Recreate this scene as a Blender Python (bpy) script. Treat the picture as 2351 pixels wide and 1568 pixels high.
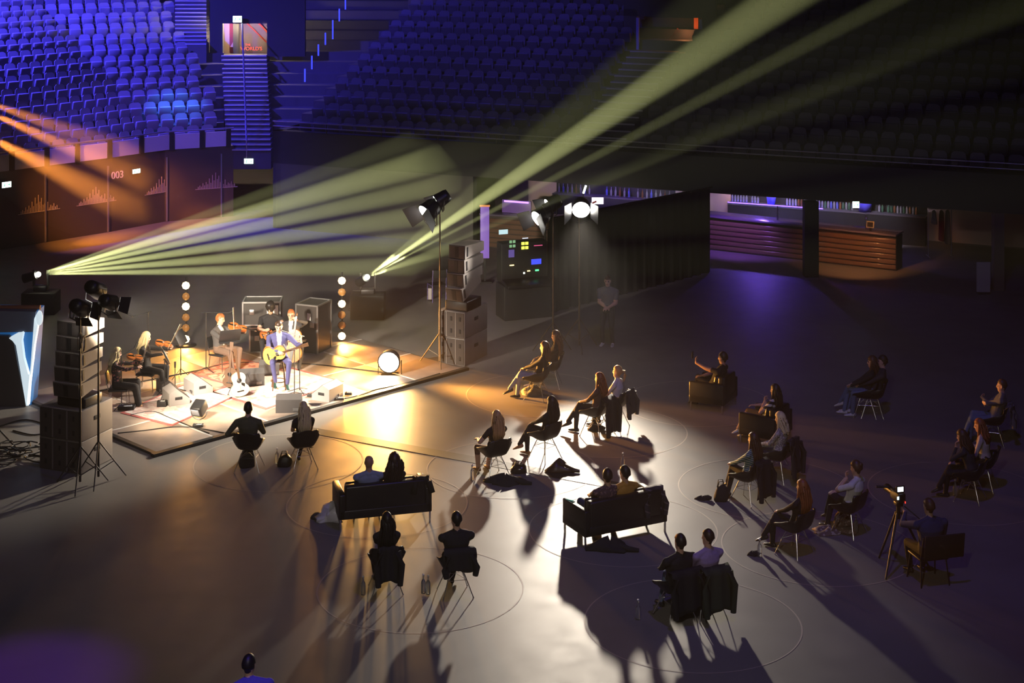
import bpy, bmesh, math, random
import numpy as np
from mathutils import Vector, Matrix, Euler

random.seed(7)
for _o in list(bpy.data.objects):
    bpy.data.objects.remove(_o)
SC = bpy.context.scene
COL = SC.collection

# ------------------------------------------------------------------ camera
CAM_H, FPX, HORIZON = 11.0, 3780.0, -222.0        # height (m), focal length (px), horizon row (px)
W_PX, H_PX = 2351.0, 1568.0
cam_d = bpy.data.cameras.new('camera')
cam = bpy.data.objects.new('camera', cam_d); COL.objects.link(cam)
cam.location = (0, 0, CAM_H); cam.rotation_euler = (math.radians(90), 0, 0)
cam_d.sensor_fit = 'HORIZONTAL'; cam_d.sensor_width = 36.0
cam_d.lens = FPX / W_PX * 36.0
cam_d.shift_y = (HORIZON - H_PX / 2) / W_PX
cam_d.clip_start = 0.5; cam_d.clip_end = 300
SC.camera = cam

def at_z(x, y, z=0.0):                # pixel -> point on the level plane z
    Y = (CAM_H - z) * FPX / (y - HORIZON)
    return Vector(((x - W_PX / 2) * Y / FPX, Y, z))
def at_y(x, y, Y):                    # pixel -> point at depth Y
    return Vector(((x - W_PX / 2) * Y / FPX, Y, CAM_H - (y - HORIZON) * Y / FPX))

# ------------------------------------------------------------------ world, view, sampling of light
wd = bpy.data.worlds.new('hall_dark'); SC.world = wd; wd.use_nodes = True
wd.node_tree.nodes['Background'].inputs[0].default_value = (0.35, 0.30, 0.95, 1)
wd.node_tree.nodes['Background'].inputs[1].default_value = 0.004
_vs = wd.node_tree.nodes.new('ShaderNodeVolumeScatter')          # thin even stage haze filling the hall
_vs.inputs['Density'].default_value = 0.0016; _vs.inputs['Anisotropy'].default_value = 0.15
wd.node_tree.links.new(_vs.outputs[0], wd.node_tree.nodes['World Output'].inputs['Volume'])
SC.view_settings.view_transform = 'Standard'; SC.view_settings.look = 'None'
SC.view_settings.exposure = 0.0; SC.view_settings.gamma = 1.0
SC.view_settings.use_curve_mapping = False
cy = SC.cycles
cy.max_bounces = 3; cy.diffuse_bounces = 1; cy.glossy_bounces = 2; cy.transmission_bounces = 3
cy.volume_bounces = 0; cy.transparent_max_bounces = 8
cy.sample_clamp_indirect = 4.0; cy.sample_clamp_direct = 40.0
cy.use_adaptive_sampling = True; cy.adaptive_threshold = 0.04; cy.light_sampling_threshold = 0.02
cy.caustics_reflective = False; cy.caustics_refractive = False

def spot(name, loc, target, power, color, angle, blend=0.4, radius=0.08, parent=None):
    d = bpy.data.lights.new(name, 'SPOT'); d.energy = power; d.color = color
    d.spot_size = math.radians(angle); d.spot_blend = blend; d.shadow_soft_size = radius
    o = bpy.data.objects.new(name, d); COL.objects.link(o)
    loc = Vector(loc); o.rotation_euler = (Vector(target) - loc).to_track_quat('-Z', 'Y').to_euler()
    o.location = loc
    if parent is not None:
        o.parent = parent; o.matrix_parent_inverse = parent.matrix_world.inverted()
    return o
def point(name, loc, power, color, radius=0.05):
    d = bpy.data.lights.new(name, 'POINT'); d.energy = power; d.color = color; d.shadow_soft_size = radius
    o = bpy.data.objects.new(name, d); COL.objects.link(o); o.location = loc
    return o

STAGE = Vector((-5.4, 38.4, 0))
BLUE = (0.07, 0.05, 1.0); VIOLET = (0.22, 0.10, 1.0)
# the hall's own wash lights, hung in the roof above the frame, and one added fill
spot('blue_wash_light', (-22.0, 55.0, 15.0), (-16.0, 61.5, 4.0), 52000, BLUE, 80, 0.9, 0.25)
spot('blue_wash_light', (-9.0, 57.5, 13.0), at_y(400, 255, 59.5), 24000, (0.05, 0.20, 1.0), 15, 1.0, 0.1)
spot('blue_wash_light', (-2.0, 52.0, 16.0), (-3.0, 61.0, 5.0), 6000, (0.10, 0.06, 1.0), 80, 0.9, 0.25)
spot('violet_wash_light', (4.0, 22.0, 18.0), (4.0, 34.0, 0.0), 1900, (0.20, 0.13, 1.0), 96, 1.0, 0.3)
spot('violet_wash_light', (-6.6, 21.0, 14.0), at_z(70, 1560), 3000, (0.28, 0.04, 1.0), 14, 0.9, 0.2)
spot('violet_wash_light', (-3.2, 17.5, 10.0), at_z(550, 1590, 1.0), 1500, (0.15, 0.06, 1.0), 9, 0.8, 0.2)
spot('rear_fill_light', (-1.0, 4.0, 15.0), (-1.0, 33.0, 0.5), 3200, (1.0, 0.90, 0.85), 52, 1.0, 0.3)      # added unseen fill behind the camera, lifts the backs of the audience
# orange moving heads off the left edge
ORANGE = (1.0, 0.30, 0.04)
for (x0, y0, D0, x1, y1, D1, p, a) in ((-130, 200, 48.0, 300, 430, 54.2, 16000, 9), (-130, 290, 48.0, 200, 520, 53.2, 9000, 13), (-130, 130, 49.0, 190, 320, 54.0, 9000, 11), (-130, 240, 48.0, 230, 480, 53.6, 7000, 36)):
    spot('orange_beam_light', at_y(x0, y0, D0), at_y(x1, y1, D1), p, ORANGE, a, 1.0, 0.05)
spot('blue_wash_light', (-13.0, 47.0, 9.5), (-12.6, 56.0, 2.8), 4200, (0.16, 0.08, 1.0), 44, 0.9, 0.2)

# ------------------------------------------------------------------ materials
MATS = {}
def mat(name, col, rough=0.6, metal=0.0, var=0.0, scale=8.0, bump=0.0, emit=None, estr=0.0, spec=0.5, coat=0.0, trans=0.0):
    if name in MATS: return MATS[name]
    m = bpy.data.materials.new(name); m.use_nodes = True; MATS[name] = m
    nt = m.node_tree; b = nt.nodes['Principled BSDF']
    c = (col[0], col[1], col[2], 1)
    b.inputs['Base Color'].default_value = c
    b.inputs['Roughness'].default_value = rough; b.inputs['Metallic'].default_value = metal
    b.inputs['Specular IOR Level'].default_value = spec
    b.inputs['Coat Weight'].default_value = coat
    b.inputs['Transmission Weight'].default_value = trans
    if emit:
        b.inputs['Emission Color'].default_value = (emit[0], emit[1], emit[2], 1)
        b.inputs['Emission Strength'].default_value = estr
    if var or bump:
        tc = nt.nodes.new('ShaderNodeTexCoord'); nz = nt.nodes.new('ShaderNodeTexNoise')
        nz.inputs['Scale'].default_value = scale; nz.inputs['Detail'].default_value = 4
        nt.links.new(tc.outputs['Object'], nz.inputs['Vector'])
        if var:
            mx = nt.nodes.new('ShaderNodeMix'); mx.data_type = 'RGBA'
            mx.inputs[6].default_value = tuple(max(0, v * (1 - var)) for v in col) + (1,)
            mx.inputs[7].default_value = tuple(min(1, v * (1 + var)) for v in col) + (1,)
            nt.links.new(nz.outputs['Fac'], mx.inputs[0]); nt.links.new(mx.outputs[2], b.inputs['Base Color'])
        if bump:
            bp = nt.nodes.new('ShaderNodeBump'); bp.inputs['Strength'].default_value = bump
            bp.inputs['Distance'].default_value = 0.01
            nt.links.new(nz.outputs['Fac'], bp.inputs['Height']); nt.links.new(bp.outputs[0], b.inputs['Normal'])
    return m

def stripes(name, ca, cb, axis=2, freq=40.0, width=0.5, tilt=0.0, rough=0.8):
    if name in MATS: return MATS[name]
    m = mat(name, ca, rough); nt = m.node_tree; b = nt.nodes['Principled BSDF']
    tc = nt.nodes.new('ShaderNodeTexCoord'); sp = nt.nodes.new('ShaderNodeSeparateXYZ')
    nt.links.new(tc.outputs['Object'], sp.inputs[0])
    mu = nt.nodes.new('ShaderNodeMath'); mu.operation = 'MULTIPLY'; mu.inputs[1].default_value = freq
    add = nt.nodes.new('ShaderNodeMath'); add.operation = 'MULTIPLY_ADD'
    nt.links.new(sp.outputs[0], add.inputs[0]); add.inputs[1].default_value = tilt
    nt.links.new(sp.outputs[axis], add.inputs[2]); nt.links.new(add.outputs[0], mu.inputs[0])
    fr = nt.nodes.new('ShaderNodeMath'); fr.operation = 'FRACT'; nt.links.new(mu.outputs[0], fr.inputs[0])
    gt = nt.nodes.new('ShaderNodeMath'); gt.operation = 'GREATER_THAN'; gt.inputs[1].default_value = width
    nt.links.new(fr.outputs[0], gt.inputs[0])
    mx = nt.nodes.new('ShaderNodeMix'); mx.data_type = 'RGBA'
    mx.inputs[6].default_value = ca + (1,); mx.inputs[7].default_value = cb + (1,)
    nt.links.new(gt.outputs[0], mx.inputs[0]); nt.links.new(mx.outputs[2], b.inputs['Base Color'])
    return m

def spots(name, ca, cb, scale=30.0, thr=0.6, rough=0.85):
    if name in MATS: return MATS[name]
    m = mat(name, ca, rough); nt = m.node_tree; b = nt.nodes['Principled BSDF']
    tc = nt.nodes.new('ShaderNodeTexCoord'); nz = nt.nodes.new('ShaderNodeTexNoise')
    nz.inputs['Scale'].default_value = scale; nz.inputs['Detail'].default_value = 1
    nt.links.new(tc.outputs['Object'], nz.inputs['Vector'])
    gt = nt.nodes.new('ShaderNodeMath'); gt.operation = 'GREATER_THAN'; gt.inputs[1].default_value = thr
    nt.links.new(nz.outputs['Fac'], gt.inputs[0])
    mx = nt.nodes.new('ShaderNodeMix'); mx.data_type = 'RGBA'
    mx.inputs[6].default_value = ca + (1,); mx.inputs[7].default_value = cb + (1,)
    nt.links.new(gt.outputs[0], mx.inputs[0]); nt.links.new(mx.outputs[2], b.inputs['Base Color'])
    return m

def glow(name, col, s):
    m = mat(name, (0.02, 0.02, 0.02), 0.5, emit=col, estr=s); m.cycles.emission_sampling = 'NONE'      # small lamps: their light is the lamp object beside them
    return m

# ------------------------------------------------------------------ mesh building
class MB:
    def __init__(s): s.v = []; s.f = []; s.mi = []; s.sm = []
    def add(s, verts, faces, m=0, smooth=False, M=None):
        o = len(s.v)
        for p in verts:
            p = Vector(p)
            s.v.append(tuple(M @ p) if M is not None else tuple(p))
        for f in faces:
            s.f.append(tuple(i + o for i in f)); s.mi.append(m); s.sm.append(smooth)
        return s
    def box(s, c, d, m=0, rz=0.0, rx=0.0, ry=0.0, M=None, taper=1.0):
        x, y, z = d[0] / 2, d[1] / 2, d[2] / 2
        R = Matrix.Translation(Vector(c)) @ Euler((rx, ry, rz)).to_matrix().to_4x4()
        if M is not None: R = M @ R
        t = taper
        V = [(-x, -y, -z), (x, -y, -z), (x, y, -z), (-x, y, -z), (-x * t, -y * t, z), (x * t, -y * t, z), (x * t, y * t, z), (-x * t, y * t, z)]
        return s.add(V, [(3, 2, 1, 0), (4, 5, 6, 7), (0, 1, 5, 4), (1, 2, 6, 5), (2, 3, 7, 6), (3, 0, 4, 7)], m, False, R)
    def rbox(s, c, d, r=0.02, m=0, rz=0.0, rx=0.0, ry=0.0, M=None):      # box with chamfered edges
        R = Matrix.Translation(Vector(c)) @ Euler((rx, ry, rz)).to_matrix().to_4x4()
        if M is not None: R = M @ R
        hx, hy, hz = d[0] / 2, d[1] / 2, d[2] / 2; r = min(r, hx * .9, hy * .9, hz * .9)
        bm = bmesh.new(); bmesh.ops.create_cube(bm, size=1.0)
        for v in bm.verts: v.co = Vector((v.co.x * d[0], v.co.y * d[1], v.co.z * d[2]))
        bmesh.ops.bevel(bm, geom=bm.edges[:], offset=r, segments=2, affect='EDGES', profile=0.5)
        bm.verts.index_update()
        s.add([v.co.copy() for v in bm.verts], [[v.index for v in f.verts] for f in bm.faces], m, True, R)
        bm.free(); return s
    def cyl(s, a, b, r0, r1=None, n=10, m=0, smooth=True, cap=True):
        a = Vector(a); b = Vector(b); r1 = r0 if r1 is None else r1
        d = (b - a)
        if d.length < 1e-6: return s
        q = d.to_track_quat('Z', 'Y'); V = []
        for p, r in ((a, r0), (b, r1)):
            for i in range(n):
                t = 2 * math.pi * i / n
                V.append(p + q @ Vector((r * math.cos(t), r * math.sin(t), 0)))
        F = [(i, (i + 1) % n, n + (i + 1) % n, n + i) for i in range(n)]
        s.add(V, F, m, smooth)
        if cap: s.add(V, [tuple(range(n - 1, -1, -1)), tuple(range(n, 2 * n))], m, False)
        return s
    def tube(s, pts, r, n=6, m=0, closed=False):
        pts = [Vector(p) for p in pts]; k = len(pts); V = []; F = []
        for i, p in enumerate(pts):
            a = pts[(i - 1) % k] if (closed or i > 0) else p
            b = pts[(i + 1) % k] if (closed or i < k - 1) else p
            d = (b - a).normalized(); up = Vector((0, 0, 1)) if abs(d.z) < 0.95 else Vector((0, 1, 0))
            x = d.cross(up).normalized(); y = x.cross(d)
            rr = r[i] if isinstance(r, (list, tuple)) else r
            for j in range(n):
                t = 2 * math.pi * j / n; V.append(p + x * rr * math.cos(t) + y * rr * math.sin(t))
        for i in range(k if closed else k - 1):
            a = i * n; b = ((i + 1) % k) * n
            for j in range(n): F.append((a + j, b + j, b + (j + 1) % n, a + (j + 1) % n))
        s.add(V, F, m, True)
        if not closed: s.add(V, [tuple(range(n)), tuple(range(k * n - 1, k * n - n - 1, -1))], m, False)
        return s
    def loft(s, rings, m=0, cap=True, smooth=True):           # rings: lists of equally many points
        n = len(rings[0]); V = [p for r in rings for p in r]; F = []
        for i in range(len(rings) - 1):
            for j in range(n): F.append((i * n + j, i * n + (j + 1) % n, (i + 1) * n + (j + 1) % n, (i + 1) * n + j))
        if cap: F += [tuple(range(n - 1, -1, -1)), tuple(range((len(rings) - 1) * n, len(rings) * n))]
        return s.add(V, F, m, smooth)
    def lathe(s, prof, c=(0, 0, 0), n=16, m=0, M=None):        # prof: (r, z)
        rings = [[(c[0] + r * math.cos(2 * math.pi * j / n), c[1] + r * math.sin(2 * math.pi * j / n), c[2] + z) for j in range(n)] for r, z in prof]
        k = len(s.v); s.loft(rings, m)
        if M is not None:
            for i in range(k, len(s.v)): s.v[i] = tuple(M @ Vector(s.v[i]))
        return s
    def prism(s, poly, z0, z1, m=0, M=None):                   # extrude a 2-D outline
        n = len(poly)
        V = [(p[0], p[1], z0) for p in poly] + [(p[0], p[1], z1) for p in poly]
        F = [tuple(range(n - 1, -1, -1)), tuple(range(n, 2 * n))] + [(i, (i + 1) % n, n + (i + 1) % n, n + i) for i in range(n)]
        return s.add(V, F, m, False, M)
    def ball(s, c, r, n=10, m=0, M=None):
        rx, ry, rz = r if isinstance(r, (tuple, list)) else (r, r, r); rings = []
        for i in range(n // 2 + 1):
            t = math.pi * i / (n // 2); t = min(max(t, 0.02), math.pi - 0.02)
            rings.append([(c[0] + rx * math.sin(t) * math.cos(2 * math.pi * j / n), c[1] + ry * math.sin(t) * math.sin(2 * math.pi * j / n), c[2] - rz * math.cos(t)) for j in range(n)])
        k = len(s.v); s.loft(rings, m)
        if M is not None:
            for i in range(k, len(s.v)): s.v[i] = tuple(M @ Vector(s.v[i]))
        return s
    def mesh(s, name, mats):
        me = bpy.data.meshes.new(name); me.from_pydata(s.v, [], s.f)
        for m in (mats if isinstance(mats, (list, tuple)) else [mats]): me.materials.append(m)
        me.polygons.foreach_set('material_index', s.mi); me.polygons.foreach_set('use_smooth', s.sm)
        me.update(); return me
    def build(s, name, mats, parent=None, loc=None, rz=0.0, origin=None):
        if origin is not None:
            ov = Vector(origin); s.v = [tuple(Vector(p) - ov) for p in s.v]; loc = origin
        o = bpy.data.objects.new(name, s.mesh(name, mats)); COL.objects.link(o)
        if loc is not None: o.location = loc
        o.rotation_euler[2] = rz
        if parent is not None: o.parent = parent
        return o

def tag(o, label=None, cat=None, group=None, kind=None):
    if label: o['label'] = label
    if cat: o['category'] = cat
    if group: o['group'] = group
    if kind: o['kind'] = kind
    return o
def thing(name, label, cat, loc=(0, 0, 0), rz=0.0, group=None, kind=None):
    o = bpy.data.objects.new(name, None); COL.objects.link(o); o.empty_display_size = 0.2
    o.location = loc; o.rotation_euler[2] = rz
    return tag(o, label, cat, group, kind)
def copy_tree(o, parent=None):
    c = o.copy(); COL.objects.link(c)
    if parent is not None: c.parent = parent
    for ch in [x for x in KIDS.get(o.name, [])]: KIDS.setdefault(c.name, []).append(copy_tree(ch, c))
    return c
KIDS = {}
def note_kids(o):
    ch = [x for x in bpy.data.objects if x.parent == o]
    KIDS[o.name] = ch
    for c in ch: note_kids(c)
# ================================================================== THE HALL
M_FLOOR = mat('dark_polished_concrete', (0.20, 0.185, 0.17), 0.45, var=0.22, scale=0.7, spec=0.35)
def _floor_nodes():
    nt = M_FLOOR.node_tree; b = nt.nodes['Principled BSDF']
    tc = nt.nodes.new('ShaderNodeTexCoord'); nz = nt.nodes.new('ShaderNodeTexNoise'); nz.inputs['Scale'].default_value = 2.2
    nz.inputs['Detail'].default_value = 6
    nt.links.new(tc.outputs['Object'], nz.inputs['Vector'])
    mr = nt.nodes.new('ShaderNodeMapRange'); mr.inputs[3].default_value = 0.40; mr.inputs[4].default_value = 0.58
    nt.links.new(nz.outputs['Fac'], mr.inputs[0]); nt.links.new(mr.outputs[0], b.inputs['Roughness'])
_floor_nodes()
f = MB().box((0, 40, -0.1), (80, 74, 0.2)).build('floor', M_FLOOR); tag(f, kind='structure', label='dark polished concrete arena floor')

M_TIER = mat('dark_stand_concrete', (0.045, 0.043, 0.05), 0.8, var=0.2, scale=2)
M_EDGE = mat('pale_step_nosing', (0.32, 0.32, 0.36), 0.5)
M_DARKWALL = mat('dark_brown_wall_panel', (0.06, 0.045, 0.036), 0.5, var=0.15, scale=1.5)
M_BLACK = mat('matt_black', (0.012, 0.012, 0.013), 0.7)
M_BLKMET = mat('black_metal', (0.02, 0.02, 0.022), 0.4, metal=0.2)
M_RAIL = mat('steel_rail', (0.45, 0.45, 0.5), 0.35, metal=0.8)
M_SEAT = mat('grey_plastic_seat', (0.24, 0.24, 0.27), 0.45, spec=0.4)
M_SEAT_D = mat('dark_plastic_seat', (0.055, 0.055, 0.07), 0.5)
M_PANEL = mat('pale_balustrade_panel', (0.52, 0.50, 0.55), 0.5)
M_PRINT = mat('pale_wall_print', (0.42, 0.36, 0.32), 0.6)
M_CHROME = mat('chrome', (0.75, 0.75, 0.76), 0.16, metal=1.0)
M_ALU = mat('aluminium', (0.55, 0.55, 0.56), 0.3, metal=0.9)

def offset_line(pts, d):
    """front line of a stand moved back by d (mitred)"""
    out = []
    nrm = []
    for i in range(len(pts) - 1):
        a, b = Vector(pts[i]), Vector(pts[i + 1]); t = (b - a).normalized(); nrm.append(Vector((-t.y, t.x)))
    for i, p in enumerate(pts):
        if i == 0: n = nrm[0]; k = 1.0
        elif i == len(pts) - 1: n = nrm[-1]; k = 1.0
        else:
            n = (nrm[i - 1] + nrm[i]).normalized(); k = 1.0 / max(0.3, n.dot(nrm[i]))
        out.append(Vector(p) + n * d * k)
    return out
def walk(pts, step, start=0.0):
    """points every step metres along a polyline, with its heading"""
    res = []; need = start
    for i in range(len(pts) - 1):
        a, b = pts[i], pts[i + 1]; L = (b - a).length; t = (b - a) / L
        while need <= L:
            res.append((a + t * need, math.atan2(t.y, t.x))); need += step
        need -= L
    return res
def on_line(x, pts):
    """where the pixel column x meets a floor polyline"""
    k = (x - W_PX / 2) / FPX
    for i in range(len(pts) - 1):
        a, b = Vector(pts[i]), Vector(pts[i + 1]); d = b - a
        den = d.x - k * d.y
        if abs(den) < 1e-9: continue
        t = (k * a.y - a.x) / den
        if -0.001 <= t <= 1.001: return a + d * t, math.atan2(d.y, d.x)
    return None
def strip(poly0, poly1, z0, z1, m=0, mb=None):
    """solid between two polylines"""
    mb = mb or MB()
    for i in range(len(poly0) - 1):
        q = [poly0[i], poly0[i + 1], poly1[i + 1], poly1[i]]
        mb.prism([(p.x, p.y) for p in q], z0, z1, m)
    return mb

LF = [(-26.0, 42.3), (-13.4, 55.2), (-12.0, 56.9), (-9.8, 57.9)]       # front of the left stand
RF = [(-8.1, 55.8), (18.5, 44.9)]                                        # front of the right stand
ROW, RISE = 0.85, 0.35
tierL = thing('seating_tier', None, None, (0, 0, 0), kind='structure')
tierL['label'] = 'stepped concrete terrace of the blue lit left stand'
NL, NR = 17, 13
for i in range(NL):
    a = offset_line(LF, 0.25 + ROW * i); b = offset_line(LF, 0.25 + ROW * (i + 1) + 0.02)
    a[-1].x = at_y(514, 0, a[-1].y).x; b[-1].x = at_y(514, 0, b[-1].y).x          # up to the entrance stairs
    strip(a, b, 2.35 + RISE * i - 0.5, 2.35 + RISE * i).build('terrace', M_TIER, tierL)
tierR = thing('seating_tier', None, None, (0, 0, 0), kind='structure')
tierR['label'] = 'stepped concrete terrace of the dim right stand'
for i in range(NR):
    a = offset_line(RF, 0.25 + ROW * i); b = offset_line(RF, 0.25 + ROW * (i + 1) + 0.02)
    strip(a, b, 2.95 + RISE * i - 0.5, 2.95 + RISE * i).build('terrace', M_TIER, tierR)
# corner block between the two stands (no seats on it)
CF = [(-8.35, 58.15), (-4.0, 57.7)]
tierC = thing('seating_tier', None, None, (0, 0, 0), kind='structure'); tierC['label'] = 'bare stepped corner beside the entrance stairs'
for i in range(NL):
    a = offset_line(CF, 0.1 + ROW * i); b = offset_line(CF, 0.1 + ROW * (i + 1) + 0.02)
    a[1].x += 0.25 * i; b[1].x += 0.25 * (i + 1); a[0].x = at_y(617, 0, a[0].y).x; b[0].x = at_y(617, 0, b[0].y).x
    strip(a, b, 2.35 + RISE * i - 0.5, 2.35 + RISE * i).build('terrace', M_TIER, tierC)

# ---- seats
def seat_mesh(m):
    mb = MB()
    pts = [(-0.21, 0.0), (0.21, 0.0), (0.225, 0.22), (0.20, 0.40), (0.12, 0.46), (-0.12, 0.46), (-0.20, 0.40), (-0.225, 0.22)]
    Mx = Matrix.Translation((0, 0.02, 0.36)) @ Euler((math.radians(90 - 10), 0, 0)).to_matrix().to_4x4()
    mb.prism(pts, -0.03, 0.0, 0, Mx)
    mb.box((0, 0.10, 0.18), (0.06, 0.05, 0.36), 0)
    return mb.mesh('stadium_seat', m)
def pan_mesh(m):
    mb = MB(); mb.rbox((0, -0.075, 0.46), (0.42, 0.09, 0.36), 0.03, rx=math.radians(12)); return mb.mesh('seat_pan', m)
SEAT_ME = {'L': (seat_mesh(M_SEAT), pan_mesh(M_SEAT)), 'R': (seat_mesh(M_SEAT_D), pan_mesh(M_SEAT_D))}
def pxof(p):
    return (p[0] * FPX / p[1] + W_PX / 2, (CAM_H - p[2]) * FPX / p[1] + HORIZON)
spotsL, spotsR = [], []
for i in range(NL):
    for p, h in walk(offset_line(LF, 0.25 + ROW * i + 0.45), 0.52, 0.35 + 0.1 * (i % 2)):
        z = 2.35 + RISE * i; px = pxof((p.x, p.y, z))
        if -25 < px[0] < 497 and px[1] > -25 and not (392 < px[0] < 482 and px[1] < 108): spotsL.append((i, p.x, p.y, z, h))
for i in range(NR):
    for p, h in walk(offset_line(RF, 0.25 + ROW * i + 0.45), 0.54, 0.9):
        z = 2.95 + RISE * i; px = pxof((p.x, p.y, z)); s_ = (p - Vector(RF[0])).dot(Vector((0.9253, -0.3792)))
        if px[0] > 2375 or px[1] < -20: continue
        if 10.3 < s_ < 12.3 or (i > 8 and 10.3 < s_ < 14.0): continue
        spotsR.append((i, p.x, p.y, z, h))
for key, lst, lab, grp in (('L', spotsL, 'grey tip-up stadium seat in the blue lit left stand', 'tip-up seats of the left stand'),
                           ('R', spotsR, 'dark tip-up stadium seat in the dim stand on the right', 'tip-up seats of the right stand')):
    lst.sort(key=lambda q: q[0])
    n_single = 180 if key == 'L' else 115
    for (i, x, y, z, h) in lst[:n_single]:
        o = bpy.data.objects.new('stadium_seat', SEAT_ME[key][0]); COL.objects.link(o)
        o.location = (x, y, z); o.rotation_euler[2] = h; tag(o, lab, 'seat', grp)
        c = bpy.data.objects.new('seat_pan', SEAT_ME[key][1]); COL.objects.link(c); c.parent = o
    rest = lst[n_single:]
    if rest:
        mb = MB()
        for (i, x, y, z, h) in rest:
            Mx = Matrix.Translation((x, y, z)) @ Matrix.Rotation(h, 4, 'Z')
            for me in SEAT_ME[key]:
                mb.add([v.co for v in me.vertices], [tuple(p.vertices) for p in me.polygons], 0, False, Mx)
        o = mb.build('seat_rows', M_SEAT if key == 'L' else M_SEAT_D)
        tag(o, 'rows of seats at the top of the ' + ('blue lit left stand' if key == 'L' else 'dim right stand'), 'seats', kind='stuff')

# ---- left stand: balustrade and wall beneath it
rail = thing('balustrade', 'pale panelled balustrade along the front of the blue lit stand', 'balustrade')
for (xa, xb) in ((-70, 20), (32, 102), (110, 172), (180, 246), (255, 318), (329, 388), (401, 458), (471, 519)):
    a, h = on_line(xa, LF); b, _ = on_line(xb, LF); mid = (a + b) / 2
    mb = MB().box((0, 0, 0), ((b - a).length, 0.05, 0.52)); o = mb.build('panel', M_PANEL, rail, (mid.x, mid.y, 2.74)); o.rotation_euler[2] = math.atan2(b.y - a.y, b.x - a.x)
for x in (26, 106, 176, 250, 323, 394, 464, 524):
    a, h = on_line(x, LF)
    o = MB().box((0, 0, 0), (0.16, 0.16, 0.62)).build('post', M_BLACK, rail, (a.x, a.y, 2.77)); o.rotation_euler[2] = h
_p = offset_line(LF, -0.03)
mb = MB()
for i in range(len(_p) - 1): mb.cyl((_p[i].x, _p[i].y, 3.1), (_p[i + 1].x, _p[i + 1].y, 3.1), 0.035)
mb.build('hand_rail', M_RAIL, rail)
wl = strip([Vector(p) for p in LF], offset_line(LF, 0.3), 0, 2.48).build('wall_left', M_DARKWALL); tag(wl, kind='structure', label='dark panelled wall under the left stand')
for x in (-40, 104, 248, 383, 508):
    a, h = on_line(x, offset_line(LF, -0.02))
    o = MB().box((0, 0, 0), (0.045, 0.06, 2.2)).build('cover_strip', M_RAIL, wl, (a.x, a.y, 1.12)); o.rotation_euler[2] = h
sk = [2, 3, 2, 5, 3, 6, 4, 9, 5, 12, 7, 14, 8, 11, 5, 6, 3, 7, 2, 4, 3, 5, 2, 3]
for x in (90, 222, 373, 497):
    a, h = on_line(x, offset_line(LF, -0.012))
    mb = MB()
    for i, hh in enumerate(sk):
        mb.box(((i - 11.5) * 0.056, 0, hh * 0.019), (0.024, 0.012, hh * 0.038))
    mb.box((0, 0, -0.01), (1.5, 0.012, 0.02))
    o = mb.build('skyline_print', M_PRINT, wl, (a.x, a.y, 0.98 + 0.06)); o.rotation_euler[2] = h
def text_obj(name, s, size, loc, rz, m, parent=None, ext=0.01, align='CENTER'):
    cu = bpy.data.curves.new(name, 'FONT'); cu.body = s; cu.size = size; cu.extrude = ext; cu.align_x = align; cu.align_y = 'CENTER'
    tmp = bpy.data.objects.new('tmp_text', cu); COL.objects.link(tmp)
    dg = bpy.context.evaluated_depsgraph_get(); me = bpy.data.meshes.new_from_object(tmp.evaluated_get(dg)); bpy.data.objects.remove(tmp)
    me.materials.clear(); me.materials.append(m)
    me.transform(Matrix.Rotation(math.radians(90), 4, 'X'))
    o = bpy.data.objects.new(name, me); COL.objects.link(o); o.location = loc; o.rotation_euler[2] = rz
    if parent is not None: o.parent = parent
    return o
a, h = on_line(270, offset_line(LF, -0.02))
text_obj('number_sign', '003', 0.34, (a.x, a.y, 1.86), h, mat('white_lettering', (0.75, 0.72, 0.7), 0.5), wl)

# exit signs
M_EXIT = glow('exit_sign_green_white', (0.72, 1.0, 0.88), 6.0)
M_EXIT_P = mat('exit_pictogram_green', (0.0, 0.25, 0.10), 0.5, emit=(0.0, 0.55, 0.22), estr=1.2)
def exit_sign(x, y, Y, w, hgt, label, rz=0.0):
    p = at_y(x, y, Y); t = thing('exit_sign', label, 'sign', p, rz)
    MB().rbox((0, 0.03, 0), (w, 0.06, hgt), 0.01).build('housing', M_BLKMET, t)
    MB().box((0, -0.006, 0), (w * 0.94, 0.012, hgt * 0.88)).build('lit_face', M_EXIT, t)
    mb = MB()                                       # running figure and arrow
    mb.ball((-w * .22, -0.014, hgt * .24), (w * .05, .004, w * .05), 8)
    mb.box((-w * .22, -0.014, 0), (w * .08, .005, hgt * .34), ry=0.3)
    mb.box((-w * .16, -0.014, -hgt * .26), (w * .05, .005, hgt * .3), ry=-0.7); mb.box((-w * .29, -0.014, -hgt * .26), (w * .05, .005, hgt * .3), ry=0.7)
    mb.box((w * .2, -0.014, 0), (w * .22, .005, hgt * .1)); mb.box((w * .28, -0.014, hgt * .07), (w * .12, .005, hgt * .09), ry=0.8); mb.box((w * .28, -0.014, -hgt * .07), (w * .12, .005, hgt * .09), ry=-0.8)
    mb.build('pictogram', M_EXIT_P, t)
    return t
a, h = on_line(15, offset_line(LF, -0.12)); exit_sign(15, 424, a.y, 0.33, 0.2, 'lit green-white exit sign at the far left of the dark wall', h)
a, h = on_line(313, offset_line(LF, -0.12)); exit_sign(313, 393, a.y, 0.33, 0.16, 'lit exit sign right of the number 003', h)
exit_sign(571, 370, 57.9, 0.33, 0.2, 'lit exit sign below the entrance stairs, near the corner')

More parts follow.
